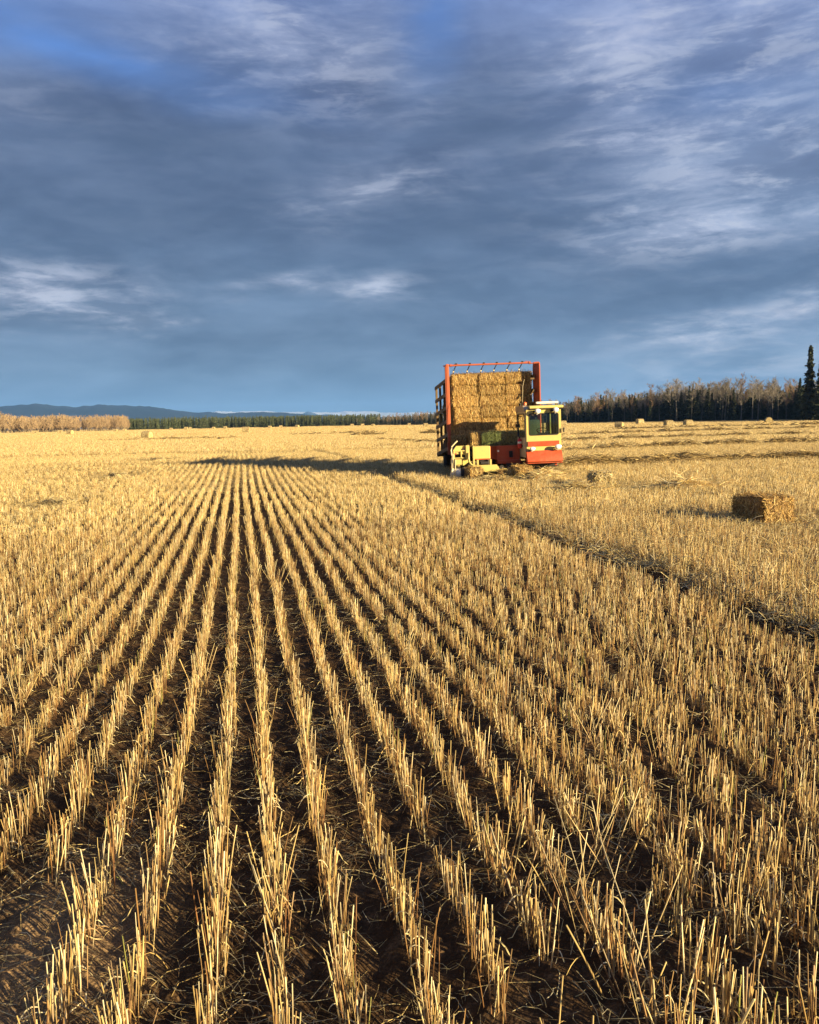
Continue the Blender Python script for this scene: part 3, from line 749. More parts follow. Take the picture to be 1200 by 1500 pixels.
# far-left bare aspens, standing at the foot of the hills
for i in range(150):
    px = -40 + 234 * (i + rnd.random()) / 150
    D = np.interp(px, [0, 190], [335, 385]) + rnd.uniform(0, 14); wx, wy = wpos(px, D)
    H = np.interp(px, [-40, 0, 12, 30, 60, 80, 95, 110, 150, 190], [8.2, 8.4, 8.8, 7.3, 7.0, 7.7, 8.3, 7.2, 7.0, 7.0]) * rnd.uniform(.88, 1.04)
    o = link('aspen_tree', rnd.choice(aspens)); o.location = (wx, wy, 0); o.rotation_euler = (0, 0, rnd.uniform(0, 6.28))
    o.scale = (H / 8, H / 8, H / 8)
    tag(o, 'leafless pinkish-tan tree of the sunlit grove at the far left of the field', 'aspen', 'bare sunlit trees of the far left grove')
# spruce belt straight ahead
for i in range(155):
    px = 186 + 350 * (i + rnd.random()) / 155
    D = np.interp(px, [190, 340, 530], [420, 445, 430]) + rnd.uniform(0, 8); wx, wy = wpos(px, D)
    H = np.interp(px, [190, 300, 400, 530], [6.3, 6.6, 6.3, 5.4]) * rnd.uniform(.82, 1.08)
    o = link('spruce_tree', rnd.choice(belt)); o.location = (wx, wy, 0); o.rotation_euler = (0, 0, rnd.uniform(0, 6.28))
    o.scale = (H / 6.5 * 1.0, H / 6.5, H / 6.5)
    tag(o, 'small even dark-green spruce in the long belt along the far side of the field', 'spruce', 'spruces of the far belt')

# the depth of the woods behind the first ranks
TS = bpy.data.collections.new('wood sources')
src_m = [joined(p, 'wood_tree', (M['bark'], M['twig'])) for p in birch[:3] + rusty[:1]] + [joined(p, 'wood_tree', (M['dark_bark'], M['needles'])) for p in spruces[:4]] + aspens[:2] + belt[:2]
for i, me in enumerate(src_m): TS.objects.link(bpy.data.objects.new('wood_tree.%03d' % i, me))
tp_ = []
for _ in range(2600):
    px = rnd.uniform(500, 1420); D, H = edge(px); dd = D + 14 + rnd.random() ** .8 * 55; wx, wy = wpos(px, dd)
    if rnd.random() < .16: s_, ix = H / 10 * rnd.uniform(.8, 1.04), rnd.randint(0, 3)
    else: s_, ix = H / 9 * rnd.uniform(.55, .84), rnd.randint(4, 7)
    tp_.append((wx, wy, 0, 0, 0, rnd.uniform(0, 6.28), s_, ix))
for _ in range(420):
    px = rnd.uniform(-120, 192); dd = np.interp(px, [0, 190], [335, 385]) + 12 + rnd.random() * 40; wx, wy = wpos(px, dd)
    tp_.append((wx, wy, 0, 0, 0, rnd.uniform(0, 6.28), rnd.uniform(.8, .98), rnd.randint(8, 9)))
for _ in range(900):
    px = rnd.uniform(184, 560); dd = np.interp(px, [190, 340, 530], [420, 445, 430]) + 6 + rnd.random() * 45; wx, wy = wpos(px, dd)
    tp_.append((wx, wy, 0, 0, 0, rnd.uniform(0, 6.28), rnd.uniform(.82, 1.0), rnd.randint(10, 11)))
tp_ = np.array(tp_)
wm = bpy.data.meshes.new('far_wood'); wm.vertices.add(len(tp_)); wm.vertices.foreach_set('co', tp_[:, :3].astype(np.float32).ravel())
for nm, dt, val, fld in (('rot', 'FLOAT_VECTOR', tp_[:, 3:6], 'vector'), ('scl', 'FLOAT', tp_[:, 6], 'value'), ('idx', 'INT', tp_[:, 7].astype(np.int32), 'value')):
    at = wm.attributes.new(nm, dt, 'POINT'); at.data.foreach_set(fld, np.ascontiguousarray(val if dt == 'INT' else val.astype(np.float32)).ravel())
wood = link('far_wood', wm, M['needles']); tag(wood, 'dense mass of trees filling the depth of the woods behind the edge trees', 'woods', kind='stuff')
instancer(wood, TS, 'wood scatter')
# ---------------------------------------------------------------- bales
BALE = np.array([(0.42, 0.255, 0.07), (0.52, 0.345, 0.11), (0.30, 0.17, 0.045), (0.66, 0.49, 0.20), (0.20, 0.10, 0.03)])
HAY = np.array([(0.38, 0.30, 0.09), (0.50, 0.41, 0.15), (0.24, 0.20, 0.06), (0.62, 0.52, 0.22)])
def bale_mesh(sx, sy, sz, pal, n=1500, vertical=0.75, seed=0, shag=0.02):
    """square bale: compressed flakes with straw ends sticking out, centred on its base"""
    A = Acc()
    res = (26, 12, 10); dims = np.array([sx, sy, sz])
    for ax in range(3):
        o1, o2 = [(1, 2), (0, 2), (0, 1)][ax]
        for s in (-1, 1):
            a = np.linspace(-.5, .5, res[o1]); b = np.linspace(-.5, .5, res[o2]); ga, gb = np.meshgrid(a, b)
            P = np.zeros((ga.size, 3)); P[:, o1] = ga.ravel(); P[:, o2] = gb.ravel(); P[:, ax] = s * .5
            P = P * dims
            # round the edges a little, bulge between the two strings, ripple with the flakes
            q = np.abs(P) / (dims / 2)
            cr = np.sort(q, 1)[:, 1]; sh = 1 - .13 * np.clip((cr - .86) / .14, 0, 1) ** 2
            P = P * sh[:, None]
            nz = vnoise(P[:, 0] * 24 + seed, P[:, 1] * 6 + P[:, 2] * 6 + s * 9, seed) * .012 + vnoise(P[:, 0] * 70, (P[:, 1] + P[:, 2]) * 45 + seed, 3) * .007
            tw = np.exp(-((np.abs(P[:, 2 if ax == 1 else 1]) - dims[2 if ax == 1 else 1] * .22) / .014) ** 2) * (.012 if ax in (1, 2) else 0)
            P[:, ax] += s * (nz - tw)
            k = (pal[rng.integers(0, len(pal), len(P))] * rng.uniform(.3, .75, (len(P), 1)))
            ii = (np.arange(res[o2] - 1)[:, None] * res[o1] + np.arange(res[o1] - 1)[None]).ravel()
            A.add(P, np.stack([ii, ii + 1, ii + res[o1] + 1, ii + res[o1]], 1), None, k)
    # straw ends
    area = np.array([sy * sz, sx * sz, sx * sy]); ax = rng.choice(3, n, p=area / area.sum()); s = rng.choice([-1, 1], n)
    P0 = rng.uniform(-.49, .49, (n, 3)) * dims; P0[np.arange(n), ax] = s * dims[ax] * .5
    nrm = np.zeros((n, 3)); nrm[np.arange(n), ax] = s
    tang = rng.normal(0, 1, (n, 3)); vert = rng.random(n) < vertical
    tang[vert] = np.array([0, 0, 1.0]) + rng.normal(0, .28, (vert.sum(), 3))
    vt = vert & (ax == 2); tang[vt] = np.array([0, 1.0, 0]) + rng.normal(0, .28, (vt.sum(), 3))
    tang[np.arange(n), ax] = 0; tang = unit(tang) * rng.choice([-1, 1], n)[:, None]
    L = rng.uniform(.03, .13, n); L *= np.where(rng.random(n) < .06, 1.6, 1)
    k = 3; t = np.array([0, .5, 1.])
    lift = rng.uniform(0.0, .30, n) + (rng.random(n) < .08) * .5
    P = P0[:, None] + tang[:, None] * (L[:, None] * (t - .5))[..., None] + nrm[:, None] * (.006 + (L * lift)[:, None] * t ** 1.5 + shag * .3)[..., None]
    C = np.repeat((pal[rng.integers(0, len(pal), n)] * rng.uniform(.7, 1.25, (n, 1)))[:, None], 3, 1)
    A.add(*ribbons(P, np.repeat(rng.uniform(.0014, .0036, (n, 1)), 3, 1), C, nrm=nrm + rng.normal(0, .45, (n, 3))))
    V = np.concatenate(A.V); 
    for v in A.V: v[:, 2] += sz / 2
    return A.mesh('straw_bale', M['bale_straw'])
def twine_mesh(sx, sy, sz):
    bm = bmesh.new()
    for s in (-1, 1):
        y = s * sy * .22; a = sx / 2 + .008; b = sz + .006
        ring(bm, [(-a, y, .0), (a, y, .0), (a, y, b), (-a, y, b)], .004)
    me = bpy.data.meshes.new('twine'); bm.to_mesh(me); bm.free(); me.materials.append(M['twine']); return me
M['twine'] = plain_mat('orange baling twine', (0.55, 0.24, 0.06), 0.7)

# bmesh shape helpers ------------------------------------------------
def box(bm, x0, x1, y0, y1, z0, z1, bev=0.0, rot=None, piv=None):
    r_ = bmesh.ops.create_cube(bm, size=1.0); vs = r_['verts']
    for v in vs:
        v.co = Vector(((x0 + x1) / 2 + v.co.x * (x1 - x0), (y0 + y1) / 2 + v.co.y * (y1 - y0), (z0 + z1) / 2 + v.co.z * (z1 - z0)))
    if bev > 0:
        es = list({e for v in vs for e in v.link_edges})
        rb = bmesh.ops.bevel(bm, geom=es, offset=bev, segments=2, affect='EDGES', profile=.6); vs = [v for v in rb['verts']]
    if rot is not None:
        p = Vector(piv or ((x0 + x1) / 2, (y0 + y1) / 2, (z0 + z1) / 2))
        for v in vs: v.co = p + rot @ (v.co - p)
    return vs
def bar(bm, a, b, w, h=None, up=(0, 0, 1), bev=0.0):
    a = Vector(a); b = Vector(b); d = (b - a); L = d.length; d.normalize(); h = h or w
    s = d.cross(Vector(up)); 
    if s.length < 1e-4: s = d.cross(Vector((0, 1, 0)))
    s.normalize(); t = s.cross(d)
    m_ = Matrix((d, s, t)).transposed()
    r_ = bmesh.ops.create_cube(bm, size=1.0)
    vs = r_['verts']
    for v in vs: v.co = Vector((v.co.x * L, v.co.y * w, v.co.z * h))
    if bev:
        es = list({e for v in vs for e in v.link_edges}); vs = bmesh.ops.bevel(bm, geom=es, offset=bev, segments=2, affect='EDGES')['verts']
    for v in vs: v.co = (a + b) / 2 + m_ @ v.co
def tube(bm, pts_, r, seg=8, closed=False):
    pts_ = [Vector(p) for p in pts_]; rings = []
    n = len(pts_)
    for i, p in enumerate(pts_):
        if closed: d = pts_[(i + 1) % n] - pts_[i - 1]
        else: d = pts_[min(i + 1, n - 1)] - pts_[max(i - 1, 0)]
        d.normalize(); s = d.cross(Vector((.13, .37, .92))); s.normalize(); t = s.cross(d)
        rings.append([bm.verts.new(p + r * (math.cos(q * 2 * math.pi / seg) * s + math.sin(q * 2 * math.pi / seg) * t)) for q in range(seg)])
    for i in range(n if closed else n - 1):
        A1, B1 = rings[i], rings[(i + 1) % n]
        for q in range(seg): bm.faces.new((A1[q], A1[(q + 1) % seg], B1[(q + 1) % seg], B1[q]))
    if not closed:
        bm.faces.new(rings[0][::-1]); bm.faces.new(rings[-1])
def ring(bm, pts_, r): tube(bm, pts_, r, 4, True)
def cyl(bm, c, axis, r, L, seg=24, r2=None, bev=0.0):
    r_ = bmesh.ops.create_cone(bm, segments=seg, radius1=r, radius2=r if r2 is None else r2, depth=L, cap_ends=True)
    vs = r_['verts']; q = Vector(axis).to_track_quat('Z', 'Y')
    if bev:
        es = [e for e in {e for v in vs for e in v.link_edges} if len(e.link_faces) == 2 and any(len(f.verts) > 4 for f in e.link_faces)]
        vs = list({v for f in bmesh.ops.bevel(bm, geom=es, offset=bev, segments=3, affect='EDGES')['faces'] for v in f.verts} | {v for v in vs if v.is_valid})
    for v in vs: v.co = Vector(c) + q @ v.co
def lathe(bm, c, axis, profile, seg=28):
    """profile of (r, t along axis)"""
    q = Vector(axis).to_track_quat('Z', 'Y'); rings = []
    for r, t in profile:
        rings.append([bm.verts.new(Vector(c) + q @ Vector((r * math.cos(k * 2 * math.pi / seg), r * math.sin(k * 2 * math.pi / seg), t))) for k in range(seg)])
    for A1, B1 in zip(rings, rings[1:]):
        for k in range(seg): bm.faces.new((A1[k], A1[(k + 1) % seg], B1[(k + 1) % seg], B1[k]))
    bm.faces.new(rings[0][::-1]); bm.faces.new(rings[-1])
def extrude_xz(bm, poly, y0, y1):
    a = [bm.verts.new((x, y0, z)) for x, z in poly]; b = [bm.verts.new((x, y1, z)) for x, z in poly]; n = len(poly)
    bm.faces.new(a); bm.faces.new(b[::-1])
    for i in range(n): bm.faces.new((a[i], b[i], b[(i + 1) % n], a[(i + 1) % n]))
def extrude_yz(bm, poly, x0, x1):
    a = [bm.verts.new((x0, y, z)) for y, z in poly]; b = [bm.verts.new((x1, y, z)) for y, z in poly]; n = len(poly)
    bm.faces.new(a[::-1]); bm.faces.new(b)
    for i in range(n): bm.faces.new((a[i], a[(i + 1) % n], b[(i + 1) % n], b[i]))
def rrect(x0, x1, z0, z1, r, seg=4):
    P = []
    for cx, cz, a0 in ((x1 - r, z1 - r, 0), (x0 + r, z1 - r, 90), (x0 + r, z0 + r, 180), (x1 - r, z0 + r, 270)):
        for k in range(seg + 1): a = R(a0 + 90 * k / seg); P.append((cx + r * math.cos(a), cz + r * math.sin(a)))
    return P
def framed_wall(bm, outer, hole, y0, y1):
    """wall in the xz plane with one opening; outer and hole are rings of the same length"""
    n = len(outer)
    A1 = [[bm.verts.new((x, y, z)) for x, z in ring_] for ring_ in (outer, hole) for y in (y0, y1)]
    of, ob, hf, hb = A1
    for i in range(n):
        j = (i + 1) % n
        bm.faces.new((of[j], of[i], hf[i], hf[j])); bm.faces.new((ob[i], ob[j], hb[j], hb[i]))
        bm.faces.new((of[i], of[j], ob[j], ob[i])); bm.faces.new((hf[j], hf[i], hb[i], hb[j]))
def part(name, bm, mat, parent, smooth=False, label=None):
    bmesh.ops.recalc_face_normals(bm, faces=bm.faces)
    me = bpy.data.meshes.new(name); bm.to_mesh(me); bm.free()
    if smooth:
        me.polygons.foreach_set('use_smooth', [True] * len(me.polygons))
        try: me.set_sharp_from_angle(angle=R(40))
        except Exception: pass
    o = link(name, me, M[mat] if isinstance(mat, str) else mat, parent)
    if label: o['label'] = label
    return o
NB = bmesh.new

# ---------------------------------------------------------------- the bale wagon
YAW, LEAN = 0.0489, R(1.1)
TO = Vector((2.58, 22.1, 0.0))
ex = Vector((math.cos(YAW), math.sin(YAW), 0)); ey = Vector((-math.sin(YAW), math.cos(YAW), 0)); ez = Vector((0, 0, 1))
TX = math.cos(LEAN) * ex + math.sin(LEAN) * ez; TZ = math.cos(LEAN) * ez - math.sin(LEAN) * ex
TM = Matrix((TX, ey, TZ)).transposed().to_4x4(); TM.translation = TO
wagon = bpy.data.objects.new('bale_wagon', None); COL.objects.link(wagon); wagon.matrix_world = TM; wagon.rotation_mode = 'XYZ'
tag(wagon, 'self-propelled yellow and orange bale wagon with a cab, carrying a tall stack of straw bales', 'bale wagon')

# chassis: beams, axles
bm = NB()
box(bm, -.55, -.43, .9, 6.4, .50, .66, .01); box(bm, .43, .55, 1.35, 6.4, .50, .66, .01)
for y in (1.45, 3.0, 4.6, 6.2): box(bm, -.43, .43, y, y + .12, .50, .62)
cyl(bm, (0, 1.75, .52), (1, 0, 0), .07, 2.0); cyl(bm, (0, 5.3, .50), (1, 0, 0), .07, 2.0)
box(bm, -.30, .35, 1.25, 2.0, .30, .52, .03); box(bm, .60, 1.5, .25, 1.3, .30, .43, .02); box(bm, .15, .62, .55, 1.3, .25, .40, .02)
part('chassis', bm, 'chassis', wagon)
# wheels
def wheel(x, y, r, w, name='wheel', hub=None, steer=0):
    wr = empty(name, (x, y, r)); wr.parent = wagon; wr.rotation_euler = (0, 0, steer)
    bm = NB(); s = 1 if x > 0 else -1
    lathe(bm, (0, 0, 0), (1, 0, 0), [(r * .58, -w / 2), (r * .86, -w / 2), (r * .97, -w * .38), (r, -w * .2), (r, w * .2), (r * .97, w * .38), (r * .86, w / 2), (r * .58, w / 2)], 36)
    for k in range(26):
        a = k * 2 * math.pi / 26
        for sd in (-1, 1):
            p0 = Vector((sd * w * .46, math.cos(a) * r * .97, math.sin(a) * r * .97)); a2 = a + .16
            p1 = Vector((sd * w * .04, math.cos(a2) * r * 1.01, math.sin(a2) * r * 1.01))
            bar(bm, p0, p1, .035, .035, up=(0, math.cos(a), math.sin(a)))
    part('tyre', bm, 'rubber', wr, True)
    bm = NB()
    lathe(bm, (0, 0, 0), (s, 0, 0), [(r * .57, -w * .42), (r * .57, w * .42), (r * .52, w * .44), (r * .46, w * .2), (r * .2, w * .16), (r * .18, w * .34), (.01, w * .36)], 28)
    for k in range(6):
        a = k * math.pi / 3; cyl(bm, (s * w * .2, math.cos(a) * r * .3, math.sin(a) * r * .3), (s, 0, 0), .018, .05, 6)
    part('rim', bm, hub or 'yellow', wr, True)
wheel(-.98, 1.75, .50, .34); wheel(1.13, 1.75, .50, .34); wheel(-.95, 5.3, .50, .36); wheel(.95, 5.3, .50, .36)
# the low gauge wheel with its white drum under the pickup
gw = empty('gauge_wheel', (-1.18, .28, .19)); gw.parent = wagon; gw.rotation_euler = (0, 0, R(-8))
bm = NB(); lathe(bm, (0.11, 0, 0), (1, 0, 0), [(.10, -.075), (.16, -.075), (.185, -.05), (.19, 0), (.185, .05), (.16, .075), (.10, .075)], 28); part('tyre', bm, 'rubber', gw, True)
bm = NB(); lathe(bm, (-.075, 0, 0), (1, 0, 0), [(.03, -.13), (.14, -.125), (.165, -.10), (.15, -.08), (.15, .08), (.165, .10), (.14, .11), (.03, .11)], 28); part('drum', bm, 'white', gw, True)

# load bed
bm = NB()
def bedz(y): return .84 - (y - 2.0) * .075
for i in range(9):
    x = -1.16 + i * .29; bar(bm, (x, 2.35, bedz(2.35) + .02), (x, 6.3, bedz(6.3) + .02), .10, .05)
for y in (2.4, 3.7, 5.0, 6.25): bar(bm, (-1.22, y, bedz(y) - .05), (1.22, y, bedz(y) - .05), .08, .08)
part('load_bed', bm, 'slat', wagon)

# side racks: five sloping rails, uprights, a tall front post
def side_rack(s):
    xr = s * 1.27
    rk = empty('side_rack', (xr, 2.0, .84)); rk.parent = wagon
    def P(y, z): return Vector((0, y - 2.0, z - .84))
    bm = NB()
    zf = [2.81, 2.41, 2.02, 1.63, 1.24, .84]; zr = [2.72, 2.28, 1.84, 1.40, .96, .50]
    for a, b in zip(zf, zr):
        bar(bm, P(2.06, a), P(6.3, b), .035, .10, bev=.006)
        bar(bm, P(2.06, a + .055) + Vector((-s * .02, 0, 0)), P(6.3, b + .055) + Vector((-s * .02, 0, 0)), .07, .012)
    part('rail', bm, 'slat', rk)
    for y, zt, zb in ((6.32, 2.78, .42), (4.95, 2.76, .58), (3.5, 2.79, .70)):
        bm = NB(); box(bm, -.035 - s * .045, .035 - s * .045, y - 2.0 - .05, y - 2.0 + .05, zb - .84, zt - .84, .006); part('upright', bm, 'slat', rk)
    bm = NB()
    if s < 0:
        box(bm, -.035, .055, -.06, .06, 1.02 - .84, 3.25 - .84, .018); box(bm, -.055, -.038, -.05, .11, 1.3 - .84, 3.2 - .84)
        box(bm, -.10, -.035, -.012, .012, 2.34, 2.38)
        box(bm, -.05, .045, -.05, .05, -.18, .175)
    else:
        zs = [-.2, 2.22, 2.33, 2.38]; ys = [0, 0, .05, .14]      # flared channel: its web turns towards the camera and away from the sun
        prev = None
        for z_, in_ in zip(zs, ys):
            cur = [bm.verts.new(v) for v in ((.005, .30 - in_, z_), (.125, -.06 + in_ * .4, z_), (.155, -.06 + in_ * .4, z_), (.155, .02, z_), (.035, .33 - in_, z_))]
            if prev:
                for i in range(5): bm.faces.new((prev[i], prev[(i + 1) % 5], cur[(i + 1) % 5], cur[i]))
            else: bm.faces.new(cur[::-1])
            prev = cur
        bm.faces.new(prev); bar(bm, (-.03, .02, 2.36), (.13, .0, 2.37), .05, .05, bev=.01)
    part('front_post', bm, 'rust_orange', rk)
    if s > 0:
        bm = NB(); box(bm, -.12, -.005, .02, .06, 1.89, 1.94, .004); bar(bm, (-.11, .04, 1.45), (-.02, .03, 1.60), .03, .03); box(bm, -.07, -.005, .02, .06, 1.02, 1.06, .004)
        part('bracket', bm, 'slat', rk)
side_rack(-1); side_rack(1)
# top bar with six curved holding fingers
tbar = empty('top_bar', (0, 2.0, 3.21)); tbar.parent = wagon
bm = NB(); tube(bm, [(-1.22, 0, 0), (-.4, 0, 0), (.4, 0, 0), (1.14, 0, 0)], .026, 10); cyl(bm, (-1.16, 0, 0), (1, 0, 0), .04, .05); cyl(bm, (1.13, 0, .0), (1, 0, 0), .04, .05)
cyl(bm, (1.22, .02, -.015), (1, 0, 0), .016, .22)
for q in range(4): cyl(bm, (1.0 + q * .035, 0, .035), (0, 0, 1), .010, .04, 8); cyl(bm, (-1.05 + q * .03, 0, .03), (0, 0, 1), .008, .03, 8)
part('tube', bm, 'rust_orange', tbar, True)
for i, bx_ in enumerate((-1.0, -.60, -.20, .18, .56, .92)):
    f = empty('finger', (bx_, 0, 0)); f.parent = tbar
    bm = NB(); tube(bm, [(.0, -.02, .045), (.0, .0, 0), (-.03, .10, -.07), (-.055, .22, -.15), (-.06, .32, -.22)], .014, 8); box(bm, -.03, .03, -.03, .03, .02, .055, .006)
    part('tine', bm, 'black', f, True)
    bm = NB(); box(bm, -.078, -.042, .20, .235, -.19, -.13, .006); part('clip', bm, 'beige', f)

# yellow pickup and loader at the left
ld = empty('bale_loader', (-1.16, .3, .4)); ld.parent = wagon
def LO(bm):  # into loader space
    bmesh.ops.translate(bm, verts=bm.verts, vec=(1.16, -.3, -.4)); return bm
bm = NB()
extrude_xz(bm, [(-1.33, .74), (-1.36, .80), (-1.25, .95), (-.90, .95), (-.90, .76), (-.93, .62), (-1.0, .60), (-1.0, .71)], .34, .40)
box(bm, -1.34, -1.30, .30, .36, .60, .80, .008); box(bm, -1.14, -1.11, .30, .35, .62, .82, .006)
box(bm, -1.0, -.90, .28, .34, .58, .96, .01)
bar(bm, (-1.33, .32, .81), (-.98, .32, .82), .03, .03); bar(bm, (-1.33, .32, .625), (-.93, .32, .625), .03, .025)
part('loader_frame', LO(bm), 'yellow', ld)
bm = NB(); extrude_xz(bm, [(-1.35, .60), (-.95, .60), (-.93, .50), (-1.05, .42), (-1.2, .40), (-1.36, .44)], .36, .90)
box(bm, -1.32, -1.12, .30, .345, .44, .59, .01); part('pickup_table', LO(bm), 'yellow', ld)
bm = NB()
tube(bm, [(-1.22, .30, 1.09), (-1.30, .28, 1.02), (-1.385, .26, .93), (-1.40, .25, .82), (-1.385, .22, .70)], .020, 8)
bar(bm, (-1.36, .22, .74), (-1.40, .12, .34), .045, .03); bar(bm, (-1.40, .12, .36), (-1.47, .08, .03), .05, .03); bar(bm, (-1.31, .12, .60), (-1.34, .08, .05), .03, .025)
bar(bm, (-1.40, .12, .34), (-1.31, .12, .36), .03, .03)
part('lift_arm', LO(bm), 'beige', ld, True)
bm = NB()
tube(bm, [(-.93, .25, .76), (-.935, .24, .62), (-.92, .22, .52), (-.87, .2, .44), (-.80, .18, .40)], .024, 8)
part('guide_bar', LO(bm), 'yellow', ld, True)
bm = NB(); box(bm, -1.30, -.95, .40, .9, .62, .90, .01); box(bm, -1.30, -.9, .5, 1.0, .2, .42, .02); cyl(bm, (-1.05, .36, .86), (0, 1, 0), .03, .1); part('chain_drive', LO(bm), 'chassis', ld)
bm = NB(); 
for q in range(3): cyl(bm, (-1.03 + .055 * q, .325, .90), (0, 1, 0), .018, .03, 10)
cyl(bm, (-1.27, .31, .74), (0, 1, 0), .022, .04, 10)
part('bolt', LO(bm), 'rust_orange', ld)
# front cover and low cross conveyor
bm = NB(); box(bm, -.76, -.33, .32, .80, .565, .92, .018); box(bm, -.81, -.765, .28, .36, .42, .93, .008); part('yellow_cover', bm, 'yellow', wagon)
bm = NB(); box(bm, -.74, -.35, .310, .3155, .555, .585); part('cover_trim', bm, 'orange', wagon)
bm = NB(); box(bm, -.71, -.66, .26, .31, .36, .56, .006); box(bm, -.36, -.31, .26, .31, .36, .56, .006); part('cover_leg', bm, 'yellow', wagon)
bm = NB(); extrude_xz(bm, [(-.86, .40), (-.80, .42), (-.2, .42), (-.12, .30), (.10, .28), (.10, .235), (-.62, .235)], .08, .16)
box(bm, -.86, .08, .16, .9, .26, .30, .005); part('cross_conveyor', bm, 'yellow', wagon)
bm = NB(); box(bm, -.62, -.36, .36, .9, .40, .56, .02); cyl(bm, (-.5, .3, .46), (1, 0, 0), .05, .2); cyl(bm, (-.05, .2, .33), (0, 1, 0), .065, .1); cyl(bm, (.16, .25, .30), (0, 1, 0), .05, .14); part('gearbox', bm, 'chassis', wagon)
# engine box between loader and cab
bm = NB(); extrude_xz(bm, [(-.06, .40), (.58, .40), (.58, .885), (-.06, .885)], .90, 1.35)
part('engine_box', bm, 'orange', wagon)
bm = NB()
a_ = [bm.verts.new(v) for v in ((-.30, .62, .89), (-.06, .898, .885), (-.06, .898, .50), (-.30, .62, .56))]; bm.faces.new(a_)
b_ = [bm.verts.new(v) for v in ((-.30, 1.3, .89), (-.062, 1.3, .885), (-.062, 1.3, .50), (-.30, 1.3, .56))]; bm.faces.new(b_[::-1])
for i in range(4): bm.faces.new((a_[i], b_[i], b_[(i + 1) % 4], a_[(i + 1) % 4]))
part('side_shield', bm, 'orange', wagon)
bm = NB(); cyl(bm, (-.03, .87, .75), (0, 1, 0), .028, .05, 16); part('marker_lamp', bm, 'lens', wagon)
bm = NB(); box(bm, .28, .38, .86, .897, .56, .74, .01); cyl(bm, (.33, .86, .66), (0, 1, 0), .028, .03, 14); cyl(bm, (.33, .86, .71), (0, 1, 0), .018, .04, 10); part('latch', bm, 'black', wagon)
bm = NB(); box(bm, -.06, .60, .80, .895, .395, .49, .01); part('step_board', bm, 'orange', wagon)
bm = NB(); box(bm, -1.22, .62, 1.45, 1.95, .80, .845, .006); part('bale_table', bm, 'slat', wagon)
bm = NB()
for x in (-1.16, -.4, .5): bar(bm, (x, 1.95, .82), (x, 2.35, .86), .06, .05)
part('table_arm', bm, 'slat', wagon)

# cab --------------------------------------------------------------
cab = empty('cab', (1.09, 0, .44)); cab.parent = wagon
CX0, CX1, CY0, CY1 = .62, 1.56, .06, 1.36
def CB(bm): bmesh.ops.translate(bm, verts=bm.verts, vec=(-1.09, 0, -.44)); return bm
WZ0, WZ1 = 1.165, 1.735
bm = NB()
outer = rrect(CX0, CX1, .74, 1.86, .05, 4); hole = rrect(.70, 1.485, WZ0, WZ1, .05, 4)
framed_wall(bm, outer, hole, CY0, CY0 + .04)
part('front_panel', CB(bm), 'yellow', cab)
bm = NB(); framed_wall(bm, rrect(.688, 1.497, WZ0 - .012, WZ1 + .012, .055), rrect(.712, 1.473, WZ0 + .012, WZ1 - .012, .045), CY0 - .008, CY0 + .05); part('window_seal', CB(bm), 'black', cab)
bm = NB(); bm.faces.new([bm.verts.new((x, CY0 + .02, z)) for x, z in rrect(.705, 1.48, WZ0 + .005, WZ1 - .005, .045)]); part('windshield', CB(bm), 'glass', cab)
bm = NB(); box(bm, CX1 - .03, CX1, CY0 + .043, CY1, .60, 1.10, .008); box(bm, CX1 - .03, CX1, CY0 + .043, .16, 1.10, 1.84); box(bm, CX1 - .03, CX1, CY1 - .08, CY1, 1.10, 1.84); box(bm, CX1 - .03, CX1, .16, CY1 - .08, 1.76, 1.84)
part('side_panel', CB(bm), 'yellow', cab)
bm = NB(); bm.faces.new([bm.verts.new((CX1 - .015, y, z)) for y, z in ((.16, 1.10), (CY1 - .08, 1.10), (CY1 - .08, 1.76), (.16, 1.76))]); part('side_window', CB(bm), 'glass', cab)
bm = NB(); box(bm, CX0 + .02, CX1 - .02, CY1 - .04, CY1, .60, 1.15, .008); box(bm, CX0, CX0 + .10, CY1 - .04, CY1, 1.15, 1.84); box(bm, CX1 - .13, CX1 - .035, CY1 - .035, CY1 + .004, 1.15, 1.83); box(bm, 1.12, 1.18, CY1 - .04, CY1, 1.15, 1.84); box(bm, 1.32, 1.36, CY1 - .04, CY1, 1.15, 1.84)
box(bm, CX0, CX1, .1, CY1, .55, .60)
part('rear_wall', CB(bm), 'black', cab)
# door on the left with its glass, lower cream panel and a red extinguisher
door = empty('door', (CX0 - 1.09, .1, .57 - .44)); door.parent = cab
def DO(bm): bmesh.ops.translate(bm, verts=bm.verts, vec=(-CX0, -.1, -.57)); return bm
def framed_side(bm, outer, hole, x0, x1):
    n = len(outer); A1 = [[bm.verts.new((x, y, z)) for y, z in r_] for r_ in (outer, hole) for x in (x0, x1)]
    of, ob, hf, hb = A1
    for i in range(n):
        j = (i + 1) % n
        bm.faces.new((of[i], of[j], hf[j], hf[i])); bm.faces.new((ob[j], ob[i], hb[i], hb[j])); bm.faces.new((of[j], of[i], ob[i], ob[j])); bm.faces.new((hf[i], hf[j], hb[j], hb[i]))
bm = NB(); framed_side(bm, rrect(.12, 1.34, .57, 1.80, .04), rrect(.20, 1.26, 1.12, 1.74, .07), CX0 - .02, CX0 + .01); part('door_panel', DO(bm), 'beige', door)
bm = NB(); framed_side(bm, rrect(.185, 1.275, 1.105, 1.755, .08), rrect(.215, 1.245, 1.135, 1.725, .06), CX0 - .028, CX0 + .014); part('door_seal', DO(bm), 'black', door)
bm = NB(); bm.faces.new([bm.verts.new((CX0 - .005, y, z)) for y, z in rrect(.205, 1.255, 1.125, 1.735, .06)]); part('door_glass', DO(bm), 'glass', door)
